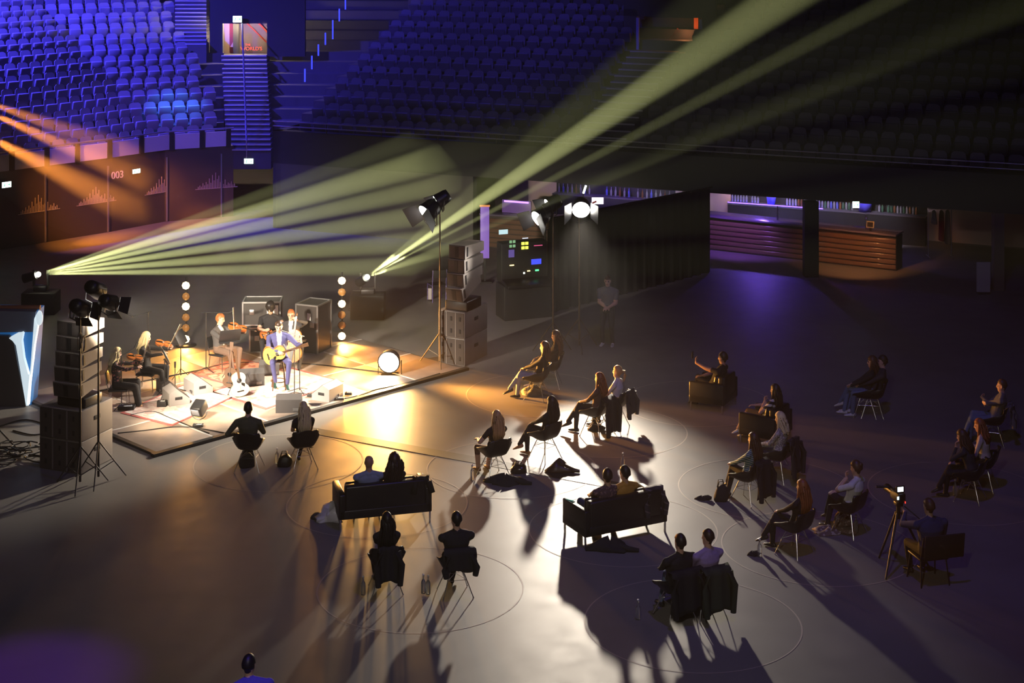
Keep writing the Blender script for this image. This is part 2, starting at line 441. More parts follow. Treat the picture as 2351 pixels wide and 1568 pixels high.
# ---- corner: stairs up to the lit entrance
st = thing('entrance_stairs', None, None, (0, 0, 0), kind='structure'); st['label'] = 'steep stairs with pale nosings up to the lit entrance'
NST = 21
for i in range(NST):
    t = i / (NST - 1); Y = 57.9 + 6.3 * t; z = 2.35 + 2.72 * t
    xa = at_y(520 - 12 * t, 0, Y).x; xb = at_y(622 - 10 * t, 0, Y).x
    s_ = MB().box(((xa + xb) / 2, Y + 0.35, z - 0.35), (xb - xa, 0.7, 0.7)).build('step', M_TIER, st)
    MB().box(((xa + xb) / 2, Y - 0.005, z - 0.02), (xb - xa, 0.03, 0.045)).build('nosing', M_EDGE, s_)
mb = MB()
a = at_y(566, 330, 57.9); b = at_y(556, 75, 64.0)
mb.cyl(a + Vector((0, 0, .1)), b + Vector((0, 0, .35)), 0.03)
for k in range(5):
    q = a.lerp(b, k / 4); mb.cyl(q - Vector((0, 0, .5)), q + Vector((0, 0, .1 + .25 * k / 4)), 0.02)
mb.build('hand_rail', M_RAIL, st)
wc = MB()
def wall_px(mb, x0, x1, y0, y1, Y, t=0.3, m=0):
    p = at_y(x0, y1, Y); q = at_y(x1, y0, Y); mb.box(((p.x + q.x) / 2, Y + t / 2, (p.z + q.z) / 2), (q.x - p.x, t, q.z - p.z), m)
wall_px(wc, 482, 511, -70, 130, 64.3); wall_px(wc, 613, 700, -70, 130, 64.3); wall_px(wc, 511, 613, -70, 54, 64.3)
wc = wc.build('wall_corner', mat('dark_corner_wall', (.018, .017, .02), .85)); tag(wc, kind='structure', label='dark wall around the lit entrance above the stairs')
dr = thing('door_1', None, None, (0, 0, 0), kind='structure'); dr['label'] = 'lit entrance passage with a cream wall and red lettering'
def door_piece(name, x0, x1, y0, y1, Y, m, t=0.05):
    mb = MB(); wall_px(mb, x0, x1, y0, y1, Y, t); return mb.build(name, m, dr)
door_piece('back_wall', 505, 625, 40, 130, 66.4, mat('passage_brown', (0.10, 0.07, 0.07), 0.8))
door_piece('cream_panel', 508, 528, 50, 124, 65.9, mat('cream_wall', (0.75, 0.55, 0.36), 0.8))
door_piece('red_panel', 527, 539, 53, 121, 65.8, mat('dark_red_wall', (0.25, 0.03, 0.05), 0.8))
door_piece('dark_post', 535, 548, 50, 125, 65.4, M_BLACK, 0.2)
MB().add([at_y(528, 108, 65.7), at_y(536, 95, 65.7), at_y(536, 108, 65.7)], [(0, 1, 2)]).build('cream_corner', MATS['cream_wall'], dr)
for (x0, y0, x1, y1, w) in ((567, 53, 612, 97, 3.0), (594, 53, 616, 76, 4.0)):
    p = at_y(x0, y0, 66.3); q = at_y(x1, y1, 66.3); d = (q - p); mid = (p + q) / 2
    o = MB().box((0, 0, 0), (d.length, 0.02, w * 66 / FPX)).build('red_stripe', mat('red_paint', (0.8, 0.08, 0.03), 0.6), dr, mid); o.rotation_euler[1] = -math.atan2(d.z, d.x)
M_RED = mat('red_lettering', (0.9, 0.10, 0.05), 0.6, emit=(1.0, 0.12, 0.05), estr=0.9)  # emission added so the red letters read as lit
p = at_y(569, 103, 66.2); text_obj('lettering', 'THE', 0.12, p, 0, M_RED, dr)
p = at_y(577, 112, 66.2); text_obj('lettering', "WORLD'S", 0.20, p, 0, M_RED, dr)
point('passage_lamp', at_y(560, 62, 65.0), 300, (1.0, 0.75, 0.5), 0.1)
point('passage_lamp', at_y(521, 58, 65.1), 60, (1.0, 0.72, 0.42), 0.1)
exit_sign(545, 44, 64.1, 0.36, 0.28, 'lit exit sign above the entrance at the top of the stairs')
# upper stairs on the left stand
st2 = thing('stand_stairs', None, None, (0, 0, 0), kind='structure'); st2['label'] = 'upper aisle stairs in the left stand'
for i in range(13):
    Y = 64.0 + 0.30 * i; z = 11 - (100 - 9.0 * i - HORIZON) * Y / FPX
    xa = at_y(402, 0, Y).x; xb = at_y(474, 0, Y).x
    s_ = MB().box(((xa + xb) / 2, Y + 0.3, z - 0.4), (xb - xa, 0.6, 0.8)).build('step', M_TIER, st2)
    MB().box(((xa + xb) / 2, Y - 0.005, z - 0.02), (xb - xa, 0.03, 0.05)).build('nosing', M_EDGE, s_)
# small lit aisle markers climbing beside the right stand
M_BLUELED = glow('blue_aisle_led', (0.05, 0.07, 1.0), 1.3)
for k, (x, y0, y1) in enumerate(((700, 158, 188), (716, 128, 159), (731, 102, 128), (747, 75, 103), (764, 46, 90), (779, 20, 49), (793, -4, 22))):
    Y = 58.5 + 0.75 * k; p = at_y(x, y0, Y); q = at_y(x, y1, Y)
    tag(MB().box((0, 0, 0), (0.05, 0.05, (p - q).length)).build('aisle_light', M_BLUELED, None, (p + q) / 2),
        'slim upright blue light on the steps at the left edge of the right stand', 'light', 'blue aisle lights')

# ---- right stand: rails, fascia, wall under it
b0, b1 = Vector(RF[0]), Vector(RF[1]); hR = math.atan2(b1.y - b0.y, b1.x - b0.x); dirR = (b1 - b0).normalized(); nrmR = Vector((-dirR.y, dirR.x))
fa = strip([b0, b1], offset_line(RF, 0.35), 2.2, 3.3).build('wall_right', mat('dark_fascia', (0.03, 0.03, 0.032), 0.7, var=0.2, scale=1)); tag(fa, kind='structure', label='dark fascia along the front of the right stand')
gr = thing('guard_rail', 'long twin steel guard rail along the front of the dim right stand', 'railing')
for z in (3.62, 3.46): MB().cyl((b0.x, b0.y, z), (b1.x, b1.y, z), 0.022, n=6).build('rail', M_RAIL, gr)
for k in range(15):
    p = b0.lerp(b1, k / 14); MB().cyl((p.x, p.y, 3.28), (p.x, p.y, 3.62), 0.018, n=6).build('post', M_BLKMET, gr)
sw = strip([b0, b0 + dirR * 0.3], [b0 + nrmR * 9, b0 + nrmR * 9 + dirR * 0.3], 0.0, 3.3).build('wall_side', M_TIER); tag(sw, kind='structure', label='dark end wall of the right stand')
uw = strip([b0 + dirR * 0.1, b0 + dirR * 7.4], [b0 + dirR * 0.1 + nrmR * .3, b0 + dirR * 7.4 + nrmR * .3], 0, 2.2).build('wall_under', mat('grey_under_wall', (0.09, 0.085, 0.08), 0.7, var=0.2, scale=1.2)); tag(uw, kind='structure', label='grey wall beneath the right stand near the corner')
bwp = [b0 + dirR * 5.5 + nrmR * 6.3, b1 + nrmR * 6.3]
bw = strip(bwp, [p + nrmR * .3 for p in bwp], 0, 2.9).build('wall_back', mat('beige_back_wall', (0.50, 0.38, 0.34), 0.75, var=0.12, scale=0.8)); tag(bw, kind='structure', label='beige wall behind the bar under the stand')
ce = strip([b0 + nrmR * .3, b1 + nrmR * .3], [b0 + nrmR * 6.6, b1 + nrmR * 6.6], 2.62, 2.8).build('ceiling', M_TIER); tag(ce, kind='structure', label='dark ceiling under the right stand')
# right stairs and the orange lit entrance
st3 = thing('stand_stairs', None, None, (0, 0, 0), kind='structure'); st3['label'] = 'aisle stairs in the right stand below the orange entrance'
for i in range(17):
    d = 0.3 + 0.425 * i; p = b0 + dirR * 11.3 + nrmR * d; z = 2.97 + 0.175 * i
    s_ = MB().box((0, 0, 0), (1.7, 0.5, 0.4)).build('step', M_TIER, st3, (p.x, p.y, z - 0.2 + .02)); s_.rotation_euler[2] = hR
    MB().box((0, -0.25, 0.18), (1.7, 0.03, 0.05)).build('nosing', M_EDGE, s_)
pw = b0 + dirR * 11.3 + nrmR * 7.9
d2 = thing('door_2', None, None, (0, 0, 0), kind='structure'); d2['label'] = 'entrance with an orange lit side wall in the dim right stand'
def d2box(name, s, dz, w, h, m, dn=0.0, t=0.2):
    p = pw + dirR * s + nrmR * dn; o = MB().box((0, 0, 0), (w, t, h)).build(name, m, d2, (p.x, p.y, 5.5 + dz)); o.rotation_euler[2] = hR; return o
d2box('lintel', 0.3, 1.9, 3.4, 0.9, M_TIER); d2box('jamb', -1.15, .5, 0.5, 2.4, M_TIER); d2box('jamb', 1.75, .5, 0.5, 2.4, M_TIER)
d2box('dark_wall', 0.3, 0.6, 3.0, 2.4, M_BLACK, 2.0)
M_ORW = mat('orange_paint', (0.75, 0.16, 0.04), 0.7)
d2box('orange_wall', 0.95, 0.65, 0.16, 1.5, M_ORW, 1.2); d2box('red_wall', 1.3, 0.7, 0.5, 1.4, mat('deep_red_paint', (0.35, 0.03, 0.02), 0.7), 1.5)
o = d2box('slanted_board', -0.1, 0.3, 0.18, 1.6, MATS['deep_red_paint'], 0.9, .1); o.rotation_euler[1] = math.radians(38)
point('passage_lamp', (pw + dirR * .7 + nrmR * .5).to_3d() + Vector((0, 0, 6.4)), 16, (1.0, 0.35, 0.12), 0.1)
M_FRAME = mat('blue_frame_paint', (0.25, 0.25, 0.6), 0.5)
d2box('door_frame', -0.85, .55, 0.1, 1.7, M_FRAME, -0.15, .08); d2box('door_frame', 1.48, .55, 0.1, 1.7, M_FRAME, -0.15, .08)

# ---- stage deck, rugs, floor markings
M_DECK = mat('worn_stage_board', (0.34, 0.27, 0.22), 0.42, var=0.35, scale=3.0)
M_RUBBER = mat('black_rubber_edge', (0.015, 0.015, 0.016), 0.5)
deck = thing('stage_deck', 'low stage of worn boards with black rubber edge and pale seams', 'stage', at_z(700, 890))
sc0, sc1 = at_z(356, 1045), at_z(1062, 850)               # front edge
su = (sc1 - sc0).normalized(); sv = Vector((-su.y, su.x, 0)); SL = (sc1 - sc0).length
SROT = math.atan2(su.y, su.x)
def stage_pt(u, v, z=0.0): return sc0 + su * u + sv * v + Vector((0, 0, z))
nu, nv = 6, 3; pw_, pd_ = SL / nu, 1.85
dk = bpy.data.objects['stage_deck'] if 'stage_deck' in bpy.data.objects else deck
for i in range(nu):
    for j in range(nv):
        c = stage_pt((i + .5) * pw_, (j + .5) * pd_)
        o = MB().rbox((0, 0, 0.02), (pw_ - 0.012, pd_ - 0.012, 0.04), 0.004).build('deck_board', M_DECK, deck, c - deck.location); o.rotation_euler[2] = SROT
M_SEAM = mat('pale_seam_tape', (0.62, 0.60, 0.56), 0.5)
for i in range(1, nu):
    c = stage_pt(i * pw_, nv * pd_ / 2); o = MB().box((0, 0, 0.0415), (0.05, nv * pd_, 0.003)).build('seam_tape', M_SEAM, deck, c - deck.location); o.rotation_euler[2] = SROT
for j in range(1, nv):
    c = stage_pt(SL / 2, j * pd_); o = MB().box((0, 0, 0.0415), (SL, 0.05, 0.003)).build('seam_tape', M_SEAM, deck, c - deck.location); o.rotation_euler[2] = SROT
o = MB().box((SL / 2, -0.06, 0.03), (SL + 0.2, 0.12, 0.07), 0).build('front_edge', M_RUBBER, deck, sc0 - deck.location); o.rotation_euler[2] = SROT
o = MB().box((0.0, nv * pd_ / 2, 0.025), (0.1, nv * pd_, 0.05), 0).build('side_edge', M_RUBBER, deck, sc0 - deck.location); o.rotation_euler[2] = SROT
def rug(px, label, ca, cb, border):
    P = [at_z(x, y) for x, y in px]; c = sum(P, Vector()) / 4
    t = thing('rug', label, 'rug', (c.x, c.y, 0.0415))
    L = [p - c for p in P]
    MB().prism([(p.x, p.y) for p in L], 0, 0.008).build('border', border, t)
    MB().prism([(p.x * .93, p.y * .93) for p in L], 0.008, 0.011).build('field', spots('rug_' + label[:12], ca, cb, 5.0, 0.52), t)
rug(((276, 953), (395, 983), (540, 915), (420, 888)), 'pale faded rug with thin red border at the front left of the stage', (0.72, 0.62, 0.56), (0.60, 0.42, 0.38), mat('red_rug_border', (0.42, 0.10, 0.09), 0.9))
rug(((480, 905), (610, 945), (790, 880), (660, 846)), 'pale pink rug under the guitarist and his stool', (0.70, 0.58, 0.50), (0.55, 0.33, 0.30), MATS['red_rug_border'])
rug(((432, 862), (520, 886), (632, 846), (546, 826)), 'orange-red rug in front of the violinist in the grey jacket', (0.55, 0.30, 0.20), (0.42, 0.12, 0.08), MATS['red_rug_border'])

M_CHALK = mat('pale_floor_tape', (0.40, 0.33, 0.28), 0.6)
def ring(x, y, r, label):
    c = at_z(x, y); mb = MB(); n = 72
    for i in range(n):
        a0, a1 = 2 * math.pi * i / n, 2 * math.pi * (i + 1) / n
        q = [((r - .011) * math.cos(a0), (r - .011) * math.sin(a0)), ((r + .011) * math.cos(a0), (r + .011) * math.sin(a0)), ((r + .011) * math.cos(a1), (r + .011) * math.sin(a1)), ((r - .011) * math.cos(a1), (r - .011) * math.sin(a1))]
        mb.add([(p[0], p[1], 0.003) for p in q], [(0, 1, 2, 3)])
    o = mb.build('floor_ring', M_CHALK, None, (c.x, c.y, 0)); tag(o, kind='structure', label=label)
for x, y, lab in ((866, 1156, 'around the sofa'), (640, 1060, 'around the couple nearest the stage'), (1175, 1075, 'around the two women'),
                  (1395, 990, 'around the red-haired woman'), (1240, 905, 'around the woman in jeans'), (1600, 925, 'around the armchair at the back'),
                  (1760, 1120, 'around the woman in the striped top'), (1590, 1430, 'around the two men in the foreground'),
                  (1430, 1215, 'around the second sofa'), (965, 1350, 'around the couple in the left foreground'), (1880, 1255, 'around the person in white'), (2200, 1130, 'at the far right')):
    ring(x, y, 1.65, 'thin pale tape circle on the floor ' + lab)
P = [at_z(690, 985), at_z(690, 992), at_z(1640, 1172), at_z(1640, 1158)]
P = [at_z(680, 975), at_z(680, 989), at_z(1500, 1139), at_z(1500, 1122)]
tag(MB().prism([(p.x, p.y) for p in P], 0.0, 0.006).build('trim_1', mat('dark_floor_strip', (0.03, 0.02, 0.016), 0.6)), kind='structure', label='long dark strip across the arena floor')
# ================================================================== BEAM FIXTURES
BEAM_C = (0.96, 1.0, 0.40)
M_LENS = glow('beam_lens', (1.0, 0.97, 0.75), 30.0)
def beam_head(x, y, Y, label, rays, pw):
    p = at_y(x, y, Y); t = thing('moving_head_light', label, 'stage light', (p.x, p.y, 0))
    MB().rbox((0, 0.25, p.z / 2 - .25), (0.9, 0.6, p.z - .5), 0.02).build('flight_case', M_BLACK, t)
    MB().rbox((0, 0.25, p.z - 0.42), (0.36, 0.3, 0.14), 0.02).build('base', M_BLKMET, t)
    y_ = MB(); y_.box((-0.19, 0.25, p.z - 0.15), (0.05, 0.1, 0.44)); y_.box((0.19, 0.25, p.z - 0.15), (0.05, 0.1, 0.44)); y_.box((0, 0.25, p.z - 0.36), (0.38, 0.1, 0.06)); y_.build('yoke', M_BLKMET, t)
    tgt = at_y(rays[0][0], rays[0][1], rays[0][2]); d = (tgt - p).normalized()
    hd = MB(); hd.cyl(Vector((0, 0, p.z)) - d * 0.42, Vector((0, 0, p.z)) - d * 0.06, 0.13, 0.11, 14); hd.build('head', M_BLKMET, t)
    MB().ball((0, 0, p.z), 0.07, 12).build('lens', M_LENS, t)
    for (rx, ry, rY, ang, k) in rays:
        tg = at_y(rx, ry, rY); dd = (tg - p).normalized()
        spot('beam', p + dd * 0.13, tg, pw * k, BEAM_C, ang, 0.6, 0.02)
beam_head(88, 630, 44.0, 'moving head light at the far left throwing a wide fan of pale yellow beams',
((900, 395, 42.9, 4.6, 1.0), (900, 450, 42.9, 3.4, 1.0), (900, 505, 42.9, 3.6, .9), (900, 340, 42.9, 3.4, .25), (900, 560, 42.9, 3.6, .85), (900, 612, 42.9, 3.4, .8)), 260000)
beam_head(843, 636, 43.5, 'moving head light behind the stage throwing beams up to the right',
((1790, 0, 33.0, 3.5, 1.4), (2045, 0, 33, 1.5, 0.75), (1700, 335, 30.0, 4.5, 0.14), (1640, 0, 33, 5, .10)), 2000000)

# smoke blown out behind the stage: the fan of the left head is drawn in it
hm = bpy.data.materials.new('stage_smoke'); hm.use_nodes = True
nt = hm.node_tree; nt.nodes.remove(nt.nodes['Principled BSDF'])
vs = nt.nodes.new('ShaderNodeVolumeScatter'); vs.inputs['Density'].default_value = 0.02; vs.inputs['Anisotropy'].default_value = 0.15
nt.links.new(vs.outputs[0], nt.nodes['Material Output'].inputs['Volume'])
R = []
for (x, yt, yb, dep) in ((80, 620, 640, .15), (160, 570, 655, .5), (300, 490, 664, .95), (450, 420, 670, 1.2), (600, 360, 672, 1.2), (740, 315, 670, .95), (850, 295, 660, .66), (940, 300, 640, .40), (1010, 330, 600, .2), (1060, 390, 540, .06)):
    Yc = 44.0 - 1.1 * (x - 88) / 812; a, b = at_y(x, yt, Yc), at_y(x, yb, Yc); c = (a + b) / 2; h = (a.z - b.z) / 2
    R.append([Vector((c.x, Yc + dep * math.cos(2 * math.pi * k / 18), c.z + h * math.sin(2 * math.pi * k / 18))) for k in range(18)])
tag(MB().loft(R).build('stage_smoke', hm, None, None), 'drifting smoke lit pale yellow-green by the fan of beams behind the stage', 'smoke', kind='stuff')

R = []
for k in range(9):
    t_ = k / 8; Yc = 49.0 - 9.0 * t_; c = at_y(-60 + 420 * t_, 275 + 175 * t_, Yc); q = math.sin(math.pi * min(.985, max(.015, .06 + .9 * t_))) ** .6; h, w = .25 + 1.7 * q, .2 + 1.1 * q
    R.append([Vector((c.x + w * math.cos(2 * math.pi * j / 18) * .7, Yc + w * math.cos(2 * math.pi * j / 18) * .7, c.z + h * math.sin(2 * math.pi * j / 18))) for j in range(18)])
hm2 = hm.copy(); hm2.name = 'orange_lit_smoke'; [n for n in hm2.node_tree.nodes if n.type == 'VOLUME_SCATTER'][0].inputs['Density'].default_value = 0.03
tag(MB().loft(R).build('stage_smoke', hm2, None, None), 'smoke lit by orange beams in front of the wall at the upper left', 'smoke', kind='stuff')
for (xa, ya, xb, yb, p, a) in ((-55, 245, 330, 415, 170000, 4.0), (-55, 300, 300, 480, 150000, 5.5), (-55, 225, 320, 360, 70000, 4.5)):
    spot('orange_beam_light', at_y(xa, ya, 49.0), at_y(xb, yb, 40.0), p, ORANGE, a, 1.0, 0.04)
# ================================================================== PEOPLE
M_SKIN = mat('skin', (0.62, 0.38, 0.27), 0.55, var=0.06, scale=20)
M_SKIN2 = mat('tanned_skin', (0.46, 0.26, 0.17), 0.55, var=0.06, scale=20)
M_EYE = mat('eye_dark', (0.03, 0.02, 0.02), 0.2); M_LIP = mat('lips', (0.45, 0.14, 0.12), 0.5)
HAIRC = {'black': (0.012, 0.010, 0.010), 'dark': (0.035, 0.02, 0.013), 'brown': (0.09, 0.045, 0.022), 'red': (0.30, 0.10, 0.03),
         'blond': (0.55, 0.33, 0.13), 'pale': (0.85, 0.64, 0.34), 'grey': (0.30, 0.26, 0.22)}
def M_HAIR(k): return mat('hair_' + k, HAIRC[k], 0.45, var=0.35, scale=60, spec=0.4)
def cloth(name, c, rough=0.85): return mat('cloth_' + name, c, rough, var=0.12, scale=25, bump=0.25)
C_BLACK = cloth('black', (0.014, 0.013, 0.015)); C_DARK = cloth('charcoal', (0.04, 0.038, 0.042)); C_NAVY = cloth('navy', (0.03, 0.04, 0.10))
C_JEANS = cloth('blue_denim', (0.13, 0.18, 0.28)); C_LJEANS = cloth('pale_denim', (0.34, 0.38, 0.45)); C_WHITE = cloth('white', (0.72, 0.70, 0.68))
C_GREY = cloth('grey_wool', (0.16, 0.155, 0.15)); C_BROWN = cloth('brown', (0.14, 0.075, 0.045)); C_YEL = cloth('mustard', (0.55, 0.30, 0.04))
C_BLUE = cloth('blue_suit', (0.12, 0.13, 0.27)); C_PURP = cloth('lilac', (0.34, 0.25, 0.45)); C_OLIVE = cloth('olive', (0.08, 0.085, 0.05))
C_SHOE = mat('black_leather_shoe', (0.02, 0.018, 0.018), 0.35); C_SHOEW = mat('white_trainer', (0.70, 0.68, 0.66), 0.6); C_TAN = mat('tan_sandal', (0.35, 0.18, 0.08), 0.6)
PENDING = []           # bodies whose surface is grown at the end

def ring_pts(c, rx, ry, X, Y, n=12, p=1.0):
    out = []
    for i in range(n):
        t = 2 * math.pi * i / n; ct, st_ = math.cos(t), math.sin(t)
        if p != 1.0: ct = math.copysign(abs(ct) ** p, ct); st_ = math.copysign(abs(st_) ** p, st_)
        out.append(c + X * rx * ct + Y * ry * st_)
    return out
def capsule(mb, a, b, r0, r1, n=10):
    a, b = Vector(a), Vector(b); d = (b - a); L = d.length
    if L < 1e-5: return
    d /= L; up = Vector((0, 0, 1)) if abs(d.z) < .9 else Vector((1, 0, 0)); X = d.cross(up).normalized(); Y = X.cross(d)
    R = []
    for t in (-.98, -.7, -.35): R.append(ring_pts(a + d * r0 * t, r0 * math.sqrt(1 - t * t), r0 * math.sqrt(1 - t * t), X, Y, n))
    for t in (0, .33, .66, 1): R.append(ring_pts(a.lerp(b, t), r0 + (r1 - r0) * t, r0 + (r1 - r0) * t, X, Y, n))
    for t in (.35, .7, .98): R.append(ring_pts(b + d * r1 * t, r1 * math.sqrt(1 - t * t), r1 * math.sqrt(1 - t * t), X, Y, n))
    mb.loft(R)
def ik(a, t, l1, l2, pole):
    a, t, pole = Vector(a), Vector(t), Vector(pole); d = t - a; L = d.length
    if L > (l1 + l2) * .995: t = a + d * ((l1 + l2) * .995 / L); d = t - a; L = d.length
    L = max(L, abs(l1 - l2) + .02); x = (l1 * l1 - l2 * l2 + L * L) / (2 * L); h = math.sqrt(max(0, l1 * l1 - x * x))
    dn = d.normalized(); pp = pole - dn * pole.dot(dn); pp = pp.normalized() if pp.length > 1e-4 else Vector((0, 0, 1))
    return a + dn * x + pp * h, t

def hand(mb, bones, w, d, n, curl, side, s):
    d = Vector(d).normalized(); n = Vector(n); n = (n - d * n.dot(d)).normalized(); lat = d.cross(n).normalized() * side     # lat points to the thumb
    k = w + d * .088 * s
    R = []
    for t, hw, th in ((-.01, .026, .020), (.03, .034, .018), (.06, .040, .016), (.092, .039, .014), (.10, .034, .010)):
        R.append(ring_pts(w + d * t * s, hw * s, th * s, lat, n, 10))
    mb.loft(R); bones.append((w, k, .03, .03, 'skin'))
    for off, L in ((.029, .070), (.010, .080), (-.010, .075), (-.029, .058)):
        p0 = k + lat * off * s; c1 = curl * .9; d1 = (d * math.cos(c1) + n * math.sin(c1)); p1 = p0 + d1 * L * .5 * s
        c2 = curl * 2.0; d2 = (d * math.cos(c2) + n * math.sin(c2)); p2 = p1 + d2 * L * .5 * s
        capsule(mb, p0, p1, .0100 * s, .0095 * s, 7); capsule(mb, p1, p2, .0095 * s, .0085 * s, 7); bones.append((p0, p2, .01, .01, 'skin'))
    t0 = w + d * .03 * s + lat * .03 * s; td = (d * .65 + lat * .65 + n * .35 * (0.4 + curl)).normalized(); t1 = t0 + td * .045 * s
    t2 = t1 + (d * .8 + lat * .15 + n * .5 * curl).normalized() * .032 * s
    capsule(mb, t0, t1, .0125 * s, .011 * s, 7); capsule(mb, t1, t2, .011 * s, .009 * s, 7); bones.append((t0, t2, .012, .012, 'skin'))

def make_person(label, look, pose, head_px=None, loc=None, face=None, aim=None, name='person', cat='person'):
    """look: top, bottom, shoe, skin, hair, hairc, female, sleeve(0..1), shirt, s ; pose: joints; facing = +Y of the body"""
    g = pose.get; fem = look.get('female', False); s = look.get('s', .945 if fem else 1.0); bulk = look.get('bulk', 1.0) * 1.10
    mb = MB(); bones = []
    hipz = g('hipz', .53); C = Vector((0, g('hipy', -.06), hipz)); lean = math.radians(g('lean', 12)); bend = math.radians(g('bend', 0)); tw = math.radians(g('twist', 0))
    u = Vector((math.sin(bend), -math.sin(lean), math.cos(lean) * math.cos(bend))).normalized()
    X = Vector((math.cos(tw), math.sin(tw), 0)); X = (X - u * X.dot(u)).normalized(); F = u.cross(X).normalized()
    curve = g('hunch', 0.0)                                     # forward rounding of the upper back
    def sp(t): return C + u * t * s + F * (curve * (max(0, t) / .5) ** 2) * s
    if fem: prof = ((-.11, .10, .09), (-.06, .155, .115), (0, .172, .118), (.10, .145, .102), (.18, .130, .095), (.27, .142, .108), (.34, .152, .118), (.41, .155, .095), (.455, .125, .078), (.49, .07, .06), (.53, .048, .05))
    else: prof = ((-.11, .10, .09), (-.06, .155, .115), (0, .165, .12), (.10, .158, .115), (.18, .155, .112), (.27, .168, .118), (.35, .186, .122), (.42, .188, .10), (.465, .15, .085), (.50, .08, .066), (.54, .056, .056))
    mb.loft([ring_pts(sp(t), w * s * bulk, d * s * bulk, X, F, 16, .88 if .05 < t < .46 else 1.0) for t, w, d in prof])
    for a, b, r in ((-.05, .02, .15), (.02, .15, .13), (.15, .30, .13), (.30, .45, .13)):
        wx = .05
        for sx in (-1, 1): bones.append((sp(a) + X * wx * sx, sp(b) + X * wx * sx, r * .85, r * .85, 'bottom' if b <= .02 else 'torso'))
    N = sp(.50); hy, hn, ht = [math.radians(v) for v in g('head', (0, 0, 0))]
    Rh = Euler((-hn, ht, hy), 'YXZ').to_matrix() if False else (Matrix.Rotation(hy, 3, 'Z') @ Matrix.Rotation(-hn, 3, 'X') @ Matrix.Rotation(ht, 3, 'Y'))
    hx, hf, hu = Rh @ Vector((1, 0, 0)), Rh @ Vector((0, 1, 0)), Rh @ Vector((0, 0, 1))
    Hd = N + (u * .55 + hu * .45) * .055 * s + F * .02 * s + hu * .125 * s
    capsule(mb, N - u * .02 * s, Hd - hu * .07 * s, .064 * s, .054 * s); bones.append((N + u * .012 * s, Hd - hu * .06 * s, .05, .05, 'skin'))
    hp = ((-.118, .022, .026, .040), (-.105, .043, .048, .032), (-.07, .060, .074, .012), (-.025, .070, .088, .0), (.03, .076, .098, -.006), (.07, .071, .090, -.010), (.10, .053, .066, -.012), (.118, .02, .026, -.012))
    mb.loft([ring_pts(Hd + hu * t * s + hf * o * s, w * s, d * s, hx, hf, 14) for t, w, d, o in hp])
    capsule(mb, Hd + hu * .02 * s + hf * .088 * s, Hd - hu * .028 * s + hf * .100 * s, .009 * s, .015 * s, 8)
    for sx in (-1, 1):
        e = Hd + hx * .076 * sx * s - hf * .005 * s; capsule(mb, e + hu * .02 * s, e - hu * .022 * s, .014 * s, .011 * s, 7)
    bones.append((Hd - hu * .03 * s, Hd + hu * .02 * s, .10, .10, 'head'))
    # legs
    lt, ls = .44 * s, .43 * s; fat = look.get('leg', 1.0)
    for sx, k in ((1, 'R'), (-1, 'L')):
        h = C + X * .088 * sx * s - u * .01
        ft = Vector(g('foot' + k, (.11 * sx, .40, .085)))
        kn, an = ik(h, ft, lt, ls, g('knee' + k, (.25 * sx, .5, 1.0)))
        capsule(mb, h, kn, .086 * s * bulk, .068 * s * fat); capsule(mb, kn, an, .066 * s * fat, (.046 if fat < 1.2 else .075) * s * (fat if fat < 1.2 else 1.0))
        bl = look.get('bare', 0.0)                                  # bare share of the shin
        bones.append((h, kn, .08, .06, 'bottom' if bl < 1.5 else 'bottom'))
        if bl > 0: km = kn.lerp(an, 1 - min(bl, 1)); bones.append((kn, km, .055, .05, 'bottom')); bones.append((km, an, .05, .035, 'skin'))
        else: bones.append((kn, an, .055, .04, 'bottom'))
        td = Vector(g('toe' + k, (.12 * sx, 1, 0))).normalized(); dn = Vector((0, 0, -1)) if abs(td.z) < .5 else (an - kn).normalized()
        dn = (dn - td * dn.dot(td)).normalized(); lx = td.cross(dn).normalized()
        sole = an + dn * .045 * s; R = []
        for t, hw, hh, up in ((-.075, .022, .022, 0), (-.06, .034, .036, 0), (-.01, .037, .045, 0), (.06, .040, .034, .010), (.12, .045, .026, .020), (.165, .036, .018, .026), (.185, .016, .012, .030)):
            R.append(ring_pts(sole + td * t * s + dn * up * s * .6, hw * s, hh * s, lx, dn, 10))
        mb.loft(R); bones.append((sole - td * .05 * s, sole + td * .16 * s, .045, .03, 'shoe'))
        if k == 'R': kneeR = kn
        else: kneeL = kn
    # arms
    sw = (.166 if fem else .198) * s * bulk; lu, lf = .285 * s, .255 * s
    for sx, k in ((1, 'R'), (-1, 'L')):
        S = sp(.425) + X * sw * sx
        hd = g('hand' + k, ((.10 * sx, .27, hipz + .12), (-.6 * sx, .8, -.15), (0, -.1, -1), .45))
        el, wr = ik(S, hd[0], lu, lf, g('elbow' + k, (.7 * sx, -.6, -.5)))
        capsule(mb, S, el, .060 * s * bulk * (.9 if fem else 1), .050 * s * (.92 if fem else 1)); capsule(mb, el, wr, .049 * s * (.9 if fem else 1), .033 * s)
        capsule(mb, sp(.40) + X * sw * .55 * sx, S, .075 * s, .06 * s * (.9 if fem else 1))
        capsule(mb, N + u * .01 * s + X * .02 * sx * s, S + u * .012 * s, .052 * s, .052 * s)
        sl = look.get('sleeve', 1.0)
        bones.append((sp(.40) + X * sw * .5 * sx, S, .07, .06, 'torso'))
        if sl >= 1: bones.append((S, el, .055, .043, 'top')); bones.append((el, wr, .042, .03, 'top'))
        else:
            m_ = S.lerp(el, max(.05, sl * 1.4) if sl < .7 else 1.0); bones.append((S, m_, .055, .045, 'top'))
            if (el - m_).length > .02: bones.append((m_, el, .045, .043, 'skin'))
            bones.append((el, wr, .042, .03, 'skin'))
